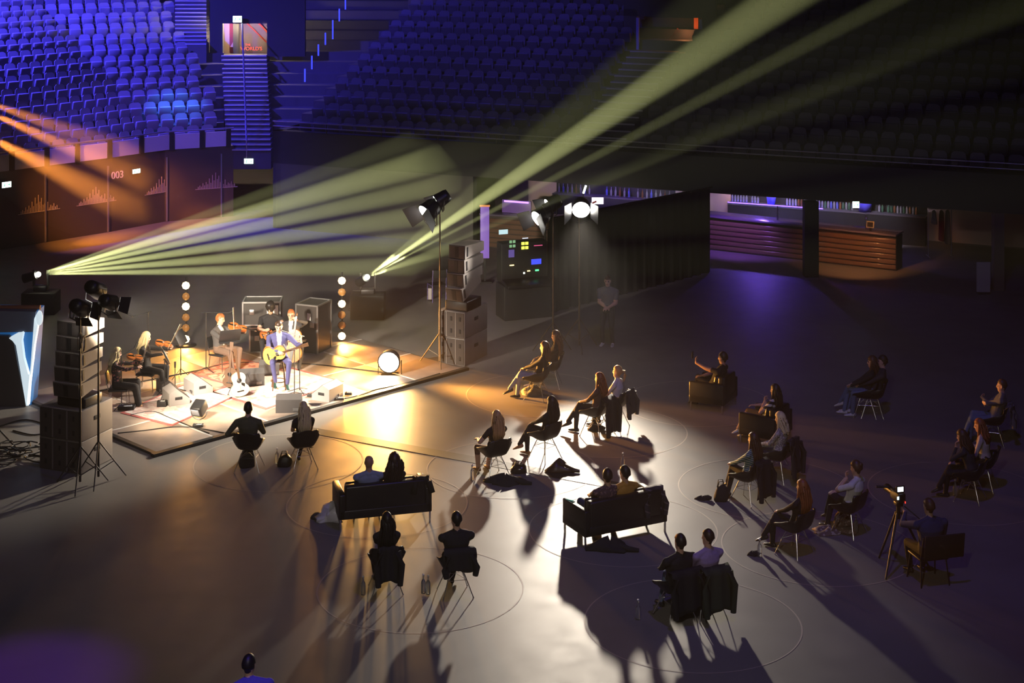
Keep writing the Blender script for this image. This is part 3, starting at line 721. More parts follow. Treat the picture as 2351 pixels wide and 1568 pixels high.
        hand(mb, bones, wr, hd[1] if len(hd) > 1 else (wr - el), hd[2] if len(hd) > 2 else (0, 0, -1), hd[3] if len(hd) > 3 else .4, -sx, s)
    # place
    crown = Hd + hu * .125 * s
    if head_px is not None: wc_ = at_z(head_px[0], head_px[1], crown.z)
    rz = face
    if rz is None:
        base = wc_ if head_px is not None else Vector(loc); a_ = aim or STAGE; d = Vector(a_) - base; rz = math.atan2(-d.x, d.y)
    else: rz = math.radians(rz)
    rz += math.radians(g('turn', 0))
    if head_px is not None:
        q = Matrix.Rotation(rz, 3, 'Z') @ Vector((crown.x, crown.y, 0)); loc = Vector((wc_.x - q.x, wc_.y - q.y, 0))
    loc = Vector(loc)
    ob = bpy.data.objects.new(name, bpy.data.meshes.new('person_body')); COL.objects.link(ob); ob.location = loc; ob.rotation_euler[2] = rz
    me = bpy.data.meshes.new('person_body_raw'); me.from_pydata(mb.v, [], mb.f); ob.data = me
    md = ob.modifiers.new('grow', 'REMESH'); md.mode = 'VOXEL'; md.voxel_size = look.get('voxel', .0115); md.use_smooth_shade = True
    m2 = ob.modifiers.new('soften', 'SMOOTH'); m2.factor = .4; m2.iterations = 2
    tag(ob, label, cat)
    PENDING.append((ob, bones, look, dict(Hd=Hd, hx=hx, hf=hf, hu=hu, C=C, u=u, X=X, F=F, s=s)))
    hair_mesh(look, Hd, hx, hf, hu, N, u, F, X, s, ob)
    return dict(ob=ob, loc=loc, rz=rz, kneeR=kneeR, kneeL=kneeL, N=N, u=u, F=F, X=X, Hd=Hd, hf=hf, hx=hx, hu=hu)

def hair_mesh(look, Hd, hx, hf, hu, N, u, F, X, s, ob):
    st_ = look.get('hair', 'short')
    if st_ == 'bald': return
    m = M_HAIR(look.get('hairc', 'dark')); mb = MB(); rnd = random.Random(hash(look.get('hairc', '')) % 97 + int(abs(Hd.x) * 1e4))
    puff = {'short': 1.0, 'crop': .97, 'long': 1.05, 'curly': 1.22, 'ponytail': 1.03, 'bun': 1.03, 'bob': 1.1, 'puffy': 1.32}.get(st_, 1.0)
    c = Hd + hu * .012 * s - hf * .008 * s; n, k = 22, 14; puff *= 1.04; R = []
    low = {'short': -.35, 'crop': -.2, 'long': -.75, 'curly': -.8, 'ponytail': -.35, 'bun': -.35, 'bob': -.85, 'puffy': -.35}.get(st_, -.4)
    for i in range(k + 1):
        el = math.pi * (i / k) - math.pi / 2; el = max(-1.54, min(1.54, el)); ring = []
        for j in range(n):
            az = 2 * math.pi * j / n                     # 0 = face forward
            fr = math.cos(az); e = math.sin(el)
            edge = .38 if fr > .35 else (low + (.38 - low) * max(0, (fr + .1) / .45) if fr > -.1 else low)
            cov = 1.0 if e > edge + .08 else (0.0 if e < edge - .08 else (e - edge + .08) / .16)
            rr = puff * (.80 + .28 * cov) * (1 + .022 * math.sin(az * 9 + i) + (0.06 * math.sin(az * 5 + i * 2.3) * math.sin(i * 1.9 + az * 3) if st_ in ('curly', 'puffy') else 0))
            ring.append(c + (hf * fr * .100 + hx * math.sin(az) * .080) * math.cos(el) * rr * s + hu * e * .122 * (rr if e > 0 else 1.0) * s)
        R.append(ring)
    mb.loft(R)
    if st_ in ('long', 'curly', 'bob'):
        Ln = {'long': look.get('hairlen', .30), 'curly': .24, 'bob': .08}[st_]; wd = 1.35 if st_ == 'curly' else 1.0
        bk = N - F * .085 * s
        path = [Hd + hu * .05 * s - hf * .045 * s, Hd - hu * .03 * s - hf * .065 * s, Hd - hu * .11 * s - hf * .07 * s, bk - u * .02 * s - F * .02, bk - u * Ln * .55 * s - F * .035, bk - u * Ln * s - F * .03]
        ws = [.075, .098, .110, .122, .118, .075]; ds = [.05, .062, .062, .052, .044, .022]
        if st_ == 'bob': path = path[:4]; ws = [.07, .098, .104, .09]; ds = [.05, .066, .066, .04]
        R = []
        for i, p in enumerate(path):
            r = ring_pts(p, ws[i] * s * wd, ds[i] * s * wd, hx if i < 3 else X, hf if i < 3 else F, 16)
            r = [q + (q - p) * (.13 * math.sin(j * 2.6 + i * 1.3) + .05 * math.sin(j * 5.1 + i)) for j, q in enumerate(r)]; R.append(r)
        mb.loft(R)
        for j in range(16):                               # single strands on the surface
            P = [path[i] + (R[i][j] - path[i]) * (1.05 + .05 * rnd.random()) for i in range(len(path))]; P[-1] = P[-1] - u * rnd.uniform(.0, .07) * s
            mb.tube(P, [.012 * s, .016 * s, .017 * s, .017 * s, .013 * s, .004 * s][:len(P)], 5)
        for sx in (-1, 1):                                # locks beside the face
            a = Hd + hx * .068 * sx * s + hu * .05 * s; b = Hd + hx * .078 * sx * s - hu * .08 * s + hf * .01 * s; cc = N + X * .085 * sx * s + F * .035 * s - u * .04 * s
            mb.tube([a, a.lerp(b, .5) + hx * .006 * sx, b, cc] + ([cc - u * Ln * .45 * s + F * .05] if st_ == 'long' else []), [.024 * s * wd, .03 * s * wd, .032 * s * wd, .022 * s * wd] + ([.010 * s] if st_ == 'long' else []), 8)
    if st_ == 'ponytail':
        a = Hd - hf * .10 * s + hu * .05 * s
        mb.tube([a, a - hf * .06 * s - hu * .01 * s, a - hf * .085 * s - hu * .09 * s, a - hf * .06 * s - hu * .24 * s], [.02 * s, .034 * s, .036 * s, .012 * s], 9)
    if st_ == 'bun': mb.ball(tuple(Hd - hf * .10 * s + hu * .07 * s), .045 * s, 10)
    mb.build('hair', m, ob)

def finish_people():
    dg = bpy.context.evaluated_depsgraph_get()
    for ob, bones, look, h in PENDING:
        me = bpy.data.meshes.new_from_object(ob.evaluated_get(dg)); old = ob.data; ob.modifiers.clear(); ob.data = me; bpy.data.meshes.remove(old)
        me.materials.clear()
        slots = [look['top'], look['bottom'], look.get('skin', M_SKIN), look.get('shoe', C_SHOE), M_EYE, M_LIP, look.get('shirt', look['top']), M_HAIR(look.get('hairc', 'dark'))]
        for m in slots: me.materials.append(m)
        nv = len(me.vertices); co = np.empty(nv * 3, dtype=np.float32); me.vertices.foreach_get('co', co); co = co.reshape(-1, 3)
        npoly = len(me.polygons); ctr = np.empty(npoly * 3, dtype=np.float32); me.polygons.foreach_get('center', ctr); ctr = ctr.reshape(-1, 3)
        best = np.full(npoly, 1e9); idx = np.zeros(npoly, dtype=np.int32); tags = {'top': 0, 'torso': 0, 'bottom': 1, 'skin': 2, 'head': 2, 'shoe': 3}
        istorso = np.zeros(npoly, bool); ishead = np.zeros(npoly, bool)
        for a, b, r0, r1, tg in bones:
            a = np.array(a); b = np.array(b); d = b - a; L2 = max(1e-8, d.dot(d)); t = np.clip(((ctr - a) @ d) / L2, 0, 1)
            q = np.linalg.norm(ctr - (a + t[:, None] * d), axis=1) - (r0 + (r1 - r0) * t)
            mk = q < best; best[mk] = q[mk]; idx[mk] = tags[tg]; istorso[mk] = tg == 'torso'; ishead[mk] = tg == 'head'
        V = {k: np.array(h[k]) for k in ('Hd', 'hx', 'hf', 'hu', 'C', 'u', 'X', 'F')}; s = h['s']; rel = ctr - V['Hd']
        lx, lf, lu = rel @ V['hx'] / s, rel @ V['hf'] / s, rel @ V['hu'] / s
        for sx in (-1, 1):
            idx[ishead & (np.hypot((lx - .032 * sx) / 1.35, lu - .004) < .0105) & (lf > .04)] = 4
            idx[ishead & (np.hypot((lx - .033 * sx) / 2.4, lu - .027) < .0075) & (lf > .04)] = 7
        idx[ishead & (np.hypot(lx / 2.2, lu + .066) < .010) & (lf > .04)] = 5
        if 'shirt' in look:
            rc = ctr - V['C']; tx, tf, tu = rc @ V['X'] / s, rc @ V['F'] / s, rc @ V['u'] / s
            idx[istorso & (tf > .03) & (tu > .08) & (np.abs(tx) < .02 + .13 * np.clip(tu - .08, 0, 1) * look.get('open', 1.0))] = 6
        me.polygons.foreach_set('material_index', idx); me.polygons.foreach_set('use_smooth', np.ones(npoly, bool)); me.update()
    PENDING.clear()
# ================================================================== FURNITURE BUILDERS
M_SHELL = mat('black_plastic_shell', (0.012, 0.012, 0.013), 0.38, spec=0.5)
M_LEATHER = mat('black_leather', (0.014, 0.013, 0.013), 0.36, bump=0.15, scale=40)
def shell_mesh():
    nu, nv = 17, 15; top = []
    prof = [(.245, .430), (.235, .448), (.19, .447), (.10, .430), (.02, .418), (-.06, .415), (-.13, .425), (-.19, .455), (-.23, .505), (-.255, .57), (-.275, .64), (-.295, .71), (-.315, .77), (-.325, .80), (-.335, .812)]
    for j, (y, z) in enumerate(prof):
        v = j / (nv - 1); row = []
        for i in range(nu):
            uu = -1 + 2 * i / (nu - 1); a = abs(uu)
            half = .228 + .045 * math.sin(math.pi * min(1, v * 1.15)) if v < .9 else .20
            if v > .75: half = .27 - (v - .75) / .25 * .075
            arm = math.exp(-((v - .42) / .24) ** 2)             # arms rise beside the seat
            k = max(0, (a - .55) / .45)
            x = uu * half + math.copysign(.028 * arm * k, uu)
            lift = (.055 + .18 * arm) * k ** 1.6 * (1 if v < .62 else max(0, 1 - (v - .62) / .3))
            fwd = (.06 * max(0, (v - .5) / .5)) * k ** 2 * 1.6
            zz = z + lift - (.05 * max(0, (v - .85) / .15) * a ** 2)
            row.append(Vector((x, y + fwd, zz)))
        top.append(row)
    mb = MB(); V = []; F = []
    for r in top: V += r
    n = len(V); N_ = []
    for j in range(nv):
        for i in range(nu):
            a = top[j][min(i + 1, nu - 1)] - top[j][max(i - 1, 0)]; b = top[min(j + 1, nv - 1)][i] - top[max(j - 1, 0)][i]
            N_.append(a.cross(b).normalized())
    V2 = [p + q * .010 for p, q in zip(V, N_)]
    for j in range(nv - 1):
        for i in range(nu - 1):
            q = (j * nu + i, j * nu + i + 1, (j + 1) * nu + i + 1, (j + 1) * nu + i); F.append(q); F.append(tuple(n + k for k in reversed(q)))
    rim = [i for i in range(nu)] + [j * nu + nu - 1 for j in range(1, nv)] + [(nv - 1) * nu + i for i in range(nu - 2, -1, -1)] + [j * nu for j in range(nv - 2, 0, -1)]
    for a, b in zip(rim, rim[1:] + rim[:1]): F.append((a, n + a, n + b, b))
    mb.add(V + V2, F, 0, True); return mb.mesh('seat_shell', M_SHELL)
SHELL_ME = shell_mesh()
def leg_mesh(sx, sy):
    mb = MB(); mb.cyl((.10 * sx, .10 * sy - .02, .415), (.245 * sx, .235 * sy - .02, .012), .0095, .0075, 8); mb.ball((.245 * sx, .235 * sy - .02, .012), .013, 8); return mb.mesh('leg', M_CHROME)
LEG_ME = [leg_mesh(sx, sy) for sx in (-1, 1) for sy in (-1, 1)]
def brace_mesh():
    mb = MB(); z0, z1 = .27, .40
    c = [(sx * .153, sy * .149 - .02, z0) for sx, sy in ((-1, -1), (1, -1), (1, 1), (-1, 1))]
    for i in range(4):
        mb.cyl(c[i], c[(i + 1) % 4], .0035, n=5); mb.cyl(c[i], (0, -.02, .33), .0035, n=5)
        mb.cyl(c[i], ((c[i][0] + c[(i + 1) % 4][0]) / 2 * .7, (c[i][1] + c[(i + 1) % 4][1]) / 2 * .7, .41), .0035, n=5)
    return mb.mesh('wire_brace', M_CHROME)
BRACE_ME = brace_mesh()
def link(name, me, parent):
    o = bpy.data.objects.new(name, me); COL.objects.link(o); o.parent = parent; return o
def shell_chair(loc, rz, label):
    t = thing('shell_chair', label, 'chair', (loc[0], loc[1], 0), rz, 'black shell armchairs of the audience')
    link('seat_shell', SHELL_ME, t)
    for m in LEG_ME: link('leg', m, t)
    link('wire_brace', BRACE_ME, t); return t

def sofa(loc, rz, width, label, depth=.80, back_h=.78):
    """origin: floor below the middle of the back; faces +Y"""
    t = thing('sofa' if width > 1.1 else 'lounge_armchair', label, 'sofa' if width > 1.1 else 'armchair', (loc[0], loc[1], 0), rz)
    w = width / 2; at = .12
    MB().rbox((0, depth / 2, .27), (width, depth, .16), .02).build('base', M_LEATHER, t)
    MB().rbox((0, .09, .48), (width - 2 * at + .02, .17, back_h - .20), .035).build('backrest', M_LEATHER, t)
    for sx in (-1, 1): MB().rbox((sx * (w - at / 2), depth / 2, .41), (at, depth, .44), .025).build('armrest', M_LEATHER, t)
    n = 2 if width > 1.1 else 1; cw = (width - 2 * at) / n
    for i in range(n):
        cx = -w + at + cw * (i + .5)
        MB().rbox((cx, depth / 2 + .08, .375), (cw - .015, depth - .20, .12), .035).build('seat_cushion', M_LEATHER, t)
        MB().rbox((cx, .235, .60), (cw - .02, .13, .36), .045, rx=math.radians(10)).build('back_cushion', M_LEATHER, t)
    for sx in (-1, 1):
        for y in (.04, depth - .04): MB().box((sx * (w - .03), y, .10), (.028, .028, .20)).build('leg', M_CHROME, t)
    return t

def jacket(p, rz, label, m, w=.44, front=.22, back=.55, z=.82, y=-.33, name='jacket', seed=1):
    """a coat thrown over a backrest; p, rz are those of the chair"""
    rnd = random.Random(seed); nu, nv = 13, 14; V = []; 
    for j in range(nv):
        t = j / (nv - 1) * (front + back); 
        for i in range(nu):
            uu = -1 + 2 * i / (nu - 1)
            if t < front: yy = y + .055 + .01 * math.sin(uu * 7 + seed); zz = z + .012 - (front - t)
            else: yy = y - .045 - .02 * math.sin(uu * 6 + seed) - .06 * (t - front) * (1 + .4 * math.sin(uu * 9 + seed * 2)); zz = z + .012 - (t - front)
            if abs(t - front) < .04: zz = z + .018; 
            half = w / 2 * (1 + .10 * math.sin(j * .7 + seed)) * (1 if t < front else 1 + .25 * (t - front))
            V.append(Vector((uu * half, yy, zz + .03 * math.sin(uu * 4 + seed) * (1 if j in (0, nv - 1) else 0))))
    n = len(V); V2 = [p_ + Vector((0, -.012, .006)) for p_ in V]; F = []
    for j in range(nv - 1):
        for i in range(nu - 1):
            q = (j * nu + i, j * nu + i + 1, (j + 1) * nu + i + 1, (j + 1) * nu + i); F.append(q); F.append(tuple(n + k for k in reversed(q)))
    rim = [i for i in range(nu)] + [j * nu + nu - 1 for j in range(1, nv)] + [(nv - 1) * nu + i for i in range(nu - 2, -1, -1)] + [j * nu for j in range(nv - 2, 0, -1)]
    for a, b in zip(rim, rim[1:] + rim[:1]): F.append((a, n + a, n + b, b))
    mb = MB().add(V + V2, F, 0, True); o = mb.build(name, m, None, (p[0], p[1], 0), rz)
    for sx in (-1, 1):
        s0 = Vector((sx * w * .42, y - .07, z - .06)); MB().tube([s0, s0 + Vector((sx * .05, -.05, -.2)), s0 + Vector((sx * .03, -.05, -back * .95))], [.055, .06, .045], 8).build('sleeve', m, o)
    return tag(o, label, 'jacket')

def floor_bag(px, label, m, size=(.36, .22, .30), seed=1, name='bag', strap=True, rz=0.0, cat='bag', slump=.25):
    p = at_z(*px); rnd = random.Random(seed); t = thing(name, label, cat, p, rz); R = []; n = 14
    for i, k in enumerate((0.0, .06, .25, .5, .75, .92, 1.0)):
        sc = (.86, 1.0, 1.04, 1.0, .86, .62, .30)[i]; ring = []
        for j in range(n):
            a = 2 * math.pi * j / n; c, s_ = math.cos(a), math.sin(a); c = math.copysign(abs(c) ** .7, c); s_ = math.copysign(abs(s_) ** .7, s_)
            q = sc * (1 + slump * .35 * math.sin(a * 3 + seed + i) + slump * .2 * rnd.uniform(-1, 1))
            ring.append(Vector((size[0] / 2 * c * q + slump * .12 * k, size[1] / 2 * s_ * q, max(0.002, size[2] * k * (1 + (slump * .2 * math.sin(a * 2 + seed) if k > .3 else 0))))))
        R.append(ring)
    MB().loft(R).build('body', m, t)
    if strap:
        for sy in (-1, 1): MB().tube([(-size[0] * .25, sy * .03, size[2] * .8), (-size[0] * .15, sy * .05, size[2] * 1.25), (size[0] * .15, sy * .05, size[2] * 1.25), (size[0] * .25, sy * .03, size[2] * .8)], .010, 6).build('strap', M_SHELL, t)
    return t
def heap(px, label, m, size=(.55, .35, .14), seed=1, name='jacket', cat='jacket', rz=0.0):
    """a coat or cloth dropped on the floor"""
    p = at_z(*px); mb = MB(); nu, nv = 18, 7; R = []
    rnd = random.Random(seed)
    for i in range(nv):
        k = i / (nv - 1); ring = []
        for j in range(nu):
            a = 2 * math.pi * j / nu; r = (1 - k ** 2.2 * .92) * (1 + .20 * math.sin(a * 3 + seed) + .12 * math.sin(a * 7 + seed * 2 + i))
            ring.append(Vector((size[0] / 2 * r * math.cos(a), size[1] / 2 * r * math.sin(a), max(.003, size[2] * k * (1 + .45 * math.sin(a * 2 + seed + i * .6))))))
        R.append(ring)
    mb.loft(R); o = mb.build(name, m, None, p, rz)
    MB().tube([(size[0] * .2, 0, size[2] * .5), (size[0] * .45, -size[1] * .3, .05), (size[0] * .7, -size[1] * .35, .035)], [.05, .05, .03], 8).build('sleeve', m, o)
    return tag(o, label, cat)
M_GLASS = mat('clear_bottle_glass', (0.85, 0.88, 0.86), 0.06, trans=0.85, spec=0.6)
M_WATER = mat('bottle_water', (0.6, 0.65, 0.65), 0.05, trans=0.8)
BOT_ME = MB().lathe([(.002, .004), (.036, .004), (.038, .02), (.038, .16), (.034, .19), (.016, .225), (.014, .27), (.017, .272), (.017, .285), (.002, .285)], n=14).mesh('glass', M_GLASS)
CAP_ME = MB().lathe([(.002, .283), (.017, .283), (.017, .305), (.002, .307)], n=12).mesh('cap', mat('bottle_cap', (0.6, 0.6, 0.62), 0.4))
def bottle(px, label):
    t = thing('water_bottle', label, 'bottle', at_z(*px)); link('glass', BOT_ME, t); link('cap', CAP_ME, t); return t
# ================================================================== THE AUDIENCE
def crossed(side, hipz=.53):
    sx = 1 if side == 'R' else -1; o = 'L' if side == 'R' else 'R'
    return {'foot' + o: (-.04 * sx, .42, .085), 'foot' + side: (-.17 * sx, .51, .22), 'knee' + side: (-.1 * sx, .6, 1), 'toe' + side: (-.35 * sx, .85, -.35)}
def lap(hipz=.53): return {'handR': ((.07, .26, hipz + .12), (-.75, .6, -.1), (0, -.1, -1), .4), 'handL': ((-.07, .28, hipz + .125), (.75, .6, -.1), (0, -.1, -1), .4)}
ARMS_X = {'handR': ((-.10, .15, .86), (-.9, -.1, .1), (0, -1, 0), .4), 'handL': ((.10, .19, .90), (.9, -.1, .1), (0, -1, 0), .4), 'elbowR': (.9, .2, -.8), 'elbowL': (-.9, .2, -.8)}
L = lambda **k: k
def pose(*ds, **k):
    r = {}
    for d in ds: r.update(d)
    r.update(k); return r
def seated(px, label, look, ps, chair_label, **kw):
    r = make_person(label, look, ps, head_px=px, **kw); shell_chair(r['loc'], r['rz'], chair_label); return r

A = {}
A['m1'] = seated((570, 924), 'dark-haired man seen from behind in an olive shirt, front couple nearest the stage', L(top=C_OLIVE, bottom=C_BLACK, hairc='black'),
    pose(crossed('R'), head=(4, 0, 0), lean=8, handL=((-.27, .02, .68), (0, .9, -.2), (0, 0, -1), .4), handR=((.14, .26, .70), (-.5, .8, 0), (0, 0, -1), .4)), 'black shell chair of the man in olive, nearest the stage', face=-4)
A['w1'] = seated((697, 924), 'woman with long straight blonde hair and black top, legs crossed, nearest the stage', L(top=C_BLACK, bottom=C_BLACK, female=True, hair='long', hairc='pale', hairlen=.27, sleeve=.35),
    pose(crossed('L'), lap(), head=(6, -2, 0), lean=6, footL=(.30, .46, .28)), 'black shell chair of the long-haired blonde woman nearest the stage', face=22)
A['w2'] = seated((888, 1178), 'woman with long dark straight hair seen from behind, left foreground', L(top=C_BLACK, bottom=C_BLACK, female=True, hair='long', hairc='black', hairlen=.30),
    pose(lap(), head=(10, 0, 0), lean=12), 'black shell chair of the dark-haired woman behind the sofa', face=12)
A['m2'] = seated((1048, 1176), 'man in black sitting upright with arms folded behind the first sofa', L(top=C_BLACK, bottom=C_BLACK, hairc='black', hair='crop', bulk=1.06),
    pose(ARMS_X, crossed('L'), head=(12, 0, 0), lean=8), 'black shell chair of the man in black behind the first sofa', face=14)
A['w3'] = seated((1140, 944), 'woman with wavy blonde hair and short black sleeves seen from behind', L(top=C_BLACK, bottom=C_BROWN, female=True, hair='long', hairc='blond', hairlen=.22, sleeve=.4, bare=.7, shoe=C_TAN),
    pose(head=(6, 0, 0), lean=10, handL=((-.22, .20, .70), (.2, .9, -.1), (0, 0, -1), .4), handR=((.02, .25, .70), (-.7, .6, 0), (0, 0, -1), .4)), 'black shell chair of the wavy blonde woman', face=30)
A['w4'] = seated((1266, 911), 'woman with long dark hair in black with one bare foot raised over her knee', L(top=C_BLACK, bottom=C_BLACK, female=True, hair='long', hairc='dark', hairlen=.18, shoe=C_TAN),
    pose(crossed('R'), lap(), head=(4, 0, 0), lean=18), 'black shell chair of the long dark-haired woman with the raised foot')
A['w5'] = seated((1376, 857), 'woman with straight red-blonde hair, crossed legs and black ankle boots', L(top=C_BROWN, bottom=C_BLACK, female=True, hair='long', hairc='red', hairlen=.12),
    pose(crossed('R'), lap(), head=(2, 0, 0), lean=8, footR=(-.18, .53, .24)), 'black shell chair of the red-blonde woman, a coat hanging from it')
A['w6'] = seated((1418, 841), 'woman in a white T-shirt with hair tied in a ponytail', L(top=C_WHITE, bottom=C_DARK, female=True, hair='ponytail', hairc='blond', sleeve=.5),
    pose(lap(), head=(8, -4, 0), lean=4), 'black shell chair of the woman in the white T-shirt')
A['w7'] = seated((1250, 786), 'woman in black jumper and pale jeans, legs crossed, beside the tall light stands', L(top=C_BLACK, bottom=C_LJEANS, female=True, hair='bob', hairc='brown'),
    pose(crossed('R'), lap(), head=(6, 0, 0), lean=18, footR=(-.2, .55, .24)), 'black shell chair of the woman in pale jeans')
A['w8'] = seated((1275, 760), 'woman with long brown hair half hidden behind the woman in jeans', L(top=C_BLACK, bottom=C_GREY, female=True, hair='long', hairc='brown', shoe=C_SHOEW),
    pose(crossed('R'), lap(), head=(2, 4, 0), lean=12, footR=(-.2, .55, .30)), 'black shell chair hidden behind the woman in jeans')
A['w9'] = seated((1729, 995), 'woman in a green striped top with reddish hair', L(top=stripes('green_stripe_knit', (0.05, 0.17, 0.15), (0.55, 0.56, 0.50), 2, 26, .72, .55), bottom=C_BLACK, female=True, hair='long', hairc='brown', hairlen=.2),
    pose(lap(), crossed('L'), head=(4, 0, 0), lean=12), 'black shell chair of the woman in green stripes, a dark coat over its back')
A['w10'] = seated((1790, 948), 'woman with pale blonde hair in a speckled grey blouse', L(top=spots('speckled_blouse', (0.30, 0.26, 0.24), (0.62, 0.57, 0.52), 40, .52), bottom=C_DARK, female=True, hair='bob', hairc='pale'),
    pose(lap(), head=(4, 4, 0), lean=4), 'black shell chair of the woman in the speckled blouse')
A['w11'] = seated((1841, 1103), 'woman with long strawberry-blonde hair all in black, legs crossed', L(top=C_BLACK, bottom=C_BLACK, female=True, hair='long', hairc='red', hairlen=.22),
    pose(crossed('R'), lap(), head=(4, 0, 0), lean=14), 'black shell chair of the strawberry-blonde woman')
A['p1'] = seated((1963, 1059), 'person in a loose white shirt holding a hand to the face', L(top=C_WHITE, bottom=C_BLACK, hair='bun', hairc='brown', female=True, s=.98, sleeve=.6, bulk=1.05),
    pose(crossed('L'), head=(4, 8, 0), lean=16, handL=((-.06, -.01, .99), (.1, .2, .95), (.2, -.9, 0), .7), handR=((.10, .26, .66), (-.6, .6, 0), (0, 0, -1), .4), elbowL=(-.5, .6, -.7)), 'black shell chair of the person in the white shirt')
A['m3'] = seated((2026, 817), 'man in dark jacket and jeans sitting alone in the dark at the back right', L(top=C_DARK, bottom=C_JEANS, hairc='dark', shoe=C_SHOEW),
    pose(lap(), head=(0, 0, 0), lean=20, footR=(.16, .52, .085)), 'black shell chair in the dark at the back right')
A['w12'] = seated((2002, 819), 'dim person with fair hair beside the man in jeans at the back right', L(top=C_BLACK, bottom=C_JEANS, female=True, hair='bob', hairc='brown', shoe=C_SHOEW),
    pose(crossed('L'), lap(), head=(-4, 0, 0), lean=14), 'black shell chair of the fair-haired person at the back right')
A['m4'] = seated((2300, 872), 'man in a grey top and jeans leaning back at the far right edge', L(top=C_GREY, bottom=C_JEANS, hairc='brown', hair='crop'),
    pose(ARMS_X, crossed('R'), head=(0, 0, 0), lean=18), 'black shell chair of the man at the far right edge')
A['w13'] = seated((2247, 963), 'woman with auburn hair in a cream jumper near the right edge', L(top=cloth('cream', (0.55, 0.47, 0.38)), bottom=C_BLACK, female=True, hair='long', hairc='red', hairlen=.16),
    pose(crossed('R'), head=(8, 6, 0), lean=-2, hunch=.06, handR=((.06, .30, .75), (-.7, .5, 0), (0, 0, -1), .4)), 'black shell chair of the auburn woman near the right edge')
A['w14'] = seated((2206, 988), 'woman with brown hair leaning forward with a hand at her chin, near the right edge', L(top=C_DARK, bottom=C_BLACK, female=True, hair='long', hairc='brown', hairlen=.12),
    pose(crossed('R'), head=(-4, 10, 0), lean=-10, hunch=.06, handL=((-.04, .22, .95), (.1, .1, .95), (0, -.9, .2), .8), elbowL=(-.4, .5, -.8)), 'black shell chair of the woman leaning forward near the right edge')
A['m5'] = seated((1561, 1227), 'dark-haired man in black with purple-lit jeans, legs crossed, right foreground', L(top=C_BLACK, bottom=C_JEANS, hairc='black', bulk=1.08),
    pose(crossed('L'), lap(), head=(6, 0, 0), lean=14, footL=(.36, .48, .30), toeL=(.5, .8, -.3)), 'black shell chair of the dark-haired man in the right foreground', face=28)
A['m6'] = seated((1625, 1216), 'man in a lilac T-shirt beside the man in black, right foreground', L(top=C_PURP, bottom=C_BLACK, hairc='dark', hair='crop', sleeve=.5),
    pose(lap(), head=(22, 0, 0), lean=8), 'black shell chair of the man in lilac, two jackets over its back', face=28)
# camera operator with his chair and camera
op = make_person('camera operator in a dark blue sweater sitting behind his tripod', L(top=C_NAVY, bottom=C_BLACK, hairc='brown', hair='short', bulk=1.12),
    pose(head=(18, 6, 0), lean=4, hunch=.03, handL=((-.22, .36, 1.00), (-.1, .9, .2), (.9, 0, 0), .5), handR=((.16, .26, .66), (-.5, .7, 0), (0, 0, -1), .4)), head_px=(2131, 1146), face=14)
q = op; t = thing('folding_chair', 'black folding chair with a wide fabric back used by the camera operator', 'chair', q['loc'], q['rz'])
MB().rbox((0, 0, .43), (.50, .44, .04), .015).build('seat', M_SHELL, t)
MB().rbox((0.13, -.30, .66), (.70, .03, .40), .012, rx=.12).build('backrest', C_BLACK, t)
for sx in (-1, 1):
    for sy in (-1, 1): MB().cyl((.22 * sx, .18 * sy, .42), (.25 * sx, .24 * sy, 0), .012).build('leg', M_BLKMET, t)
    MB().cyl((.24 * sx, -.2, .42), (.24 * sx, -.31, .84), .012).build('back_post', M_BLKMET, t)
# person at the lower edge of the picture
seated((573, 1504), 'person in a blue-lit jacket cut off by the lower picture edge', L(top=cloth('blue_jacket', (0.10, 0.08, 0.40)), bottom=C_BLACK, hairc='black', bulk=1.15),
    pose(lap(), head=(-25, 6, 0), lean=-4, hunch=.10, bend=-6), 'black shell chair at the lower picture edge', face=8)
# standing man
make_person('man standing in front of the black drape in grey T-shirt and jeans, hands clasped', L(top=C_GREY, bottom=C_DARK, hairc='brown', sleeve=.5, shoe=C_SHOEW),
    dict(hipz=.93, hipy=0, lean=2, footR=(.13, .02, .085), footL=(-.12, 0, .085), kneeR=(.1, 1, 0), kneeL=(-.1, 1, 0), head=(0, 6, 0),
         handR=((.03, .22, 1.02), (-.8, .3, -.2), (0, -.5, -1), .6), handL=((-.05, .24, 1.0), (.8, .3, -.2), (0, -.5, -1), .6)), head_px=(1395, 634), face=165, name='person')
# ---- sofas and lounge chairs
S1 = dict(loc=at_z(886, 1210), rz=math.radians(15)); sofa(S1['loc'], S1['rz'], 1.66, 'black leather sofa with chrome legs seen from behind, a bald man on it')
S2 = dict(loc=Vector((1.98, 28.4, 0)), rz=math.radians(27)); sofa(S2['loc'], S2['rz'], 1.66, 'black leather sofa with a jacket over its right arm, right of the centre')
def on_seat(S, x, label, look, ps, y=.42):
    q = Matrix.Rotation(S['rz'], 3, 'Z') @ Vector((x, y, 0)); ps = pose(dict(hipz=.46, lean=24, hipy=-.04), {'footR': (.13, .50, .085), 'footL': (-.13, .50, .085)}, ps)
    return make_person(label, look, ps, loc=S['loc'] + q, face=math.degrees(S['rz']))
on_seat(S1, -.27, 'bald man in a pale blue shirt on the first sofa', L(top=cloth('pale_blue', (0.25, 0.30, 0.42)), bottom=C_DARK, hair='bald', skin=M_SKIN2, hairc='dark'), pose(lap(.50), head=(2, 0, 0)))
on_seat(S1, .17, 'woman with a mass of curly brown hair on the first sofa', L(top=C_BLACK, bottom=C_BLACK, female=True, hair='curly', hairc='dark', s=.97), pose(lap(.50), head=(14, 0, 4)))
on_seat(S2, -.28, 'person with short dark hair and patterned top on the second sofa', L(top=spots('dark_print_top', (0.10, 0.06, 0.06), (0.30, 0.18, 0.14), 25), bottom=C_NAVY, hairc='dark', sleeve=.5), pose(lap(.50), head=(-14, 0, 0)))
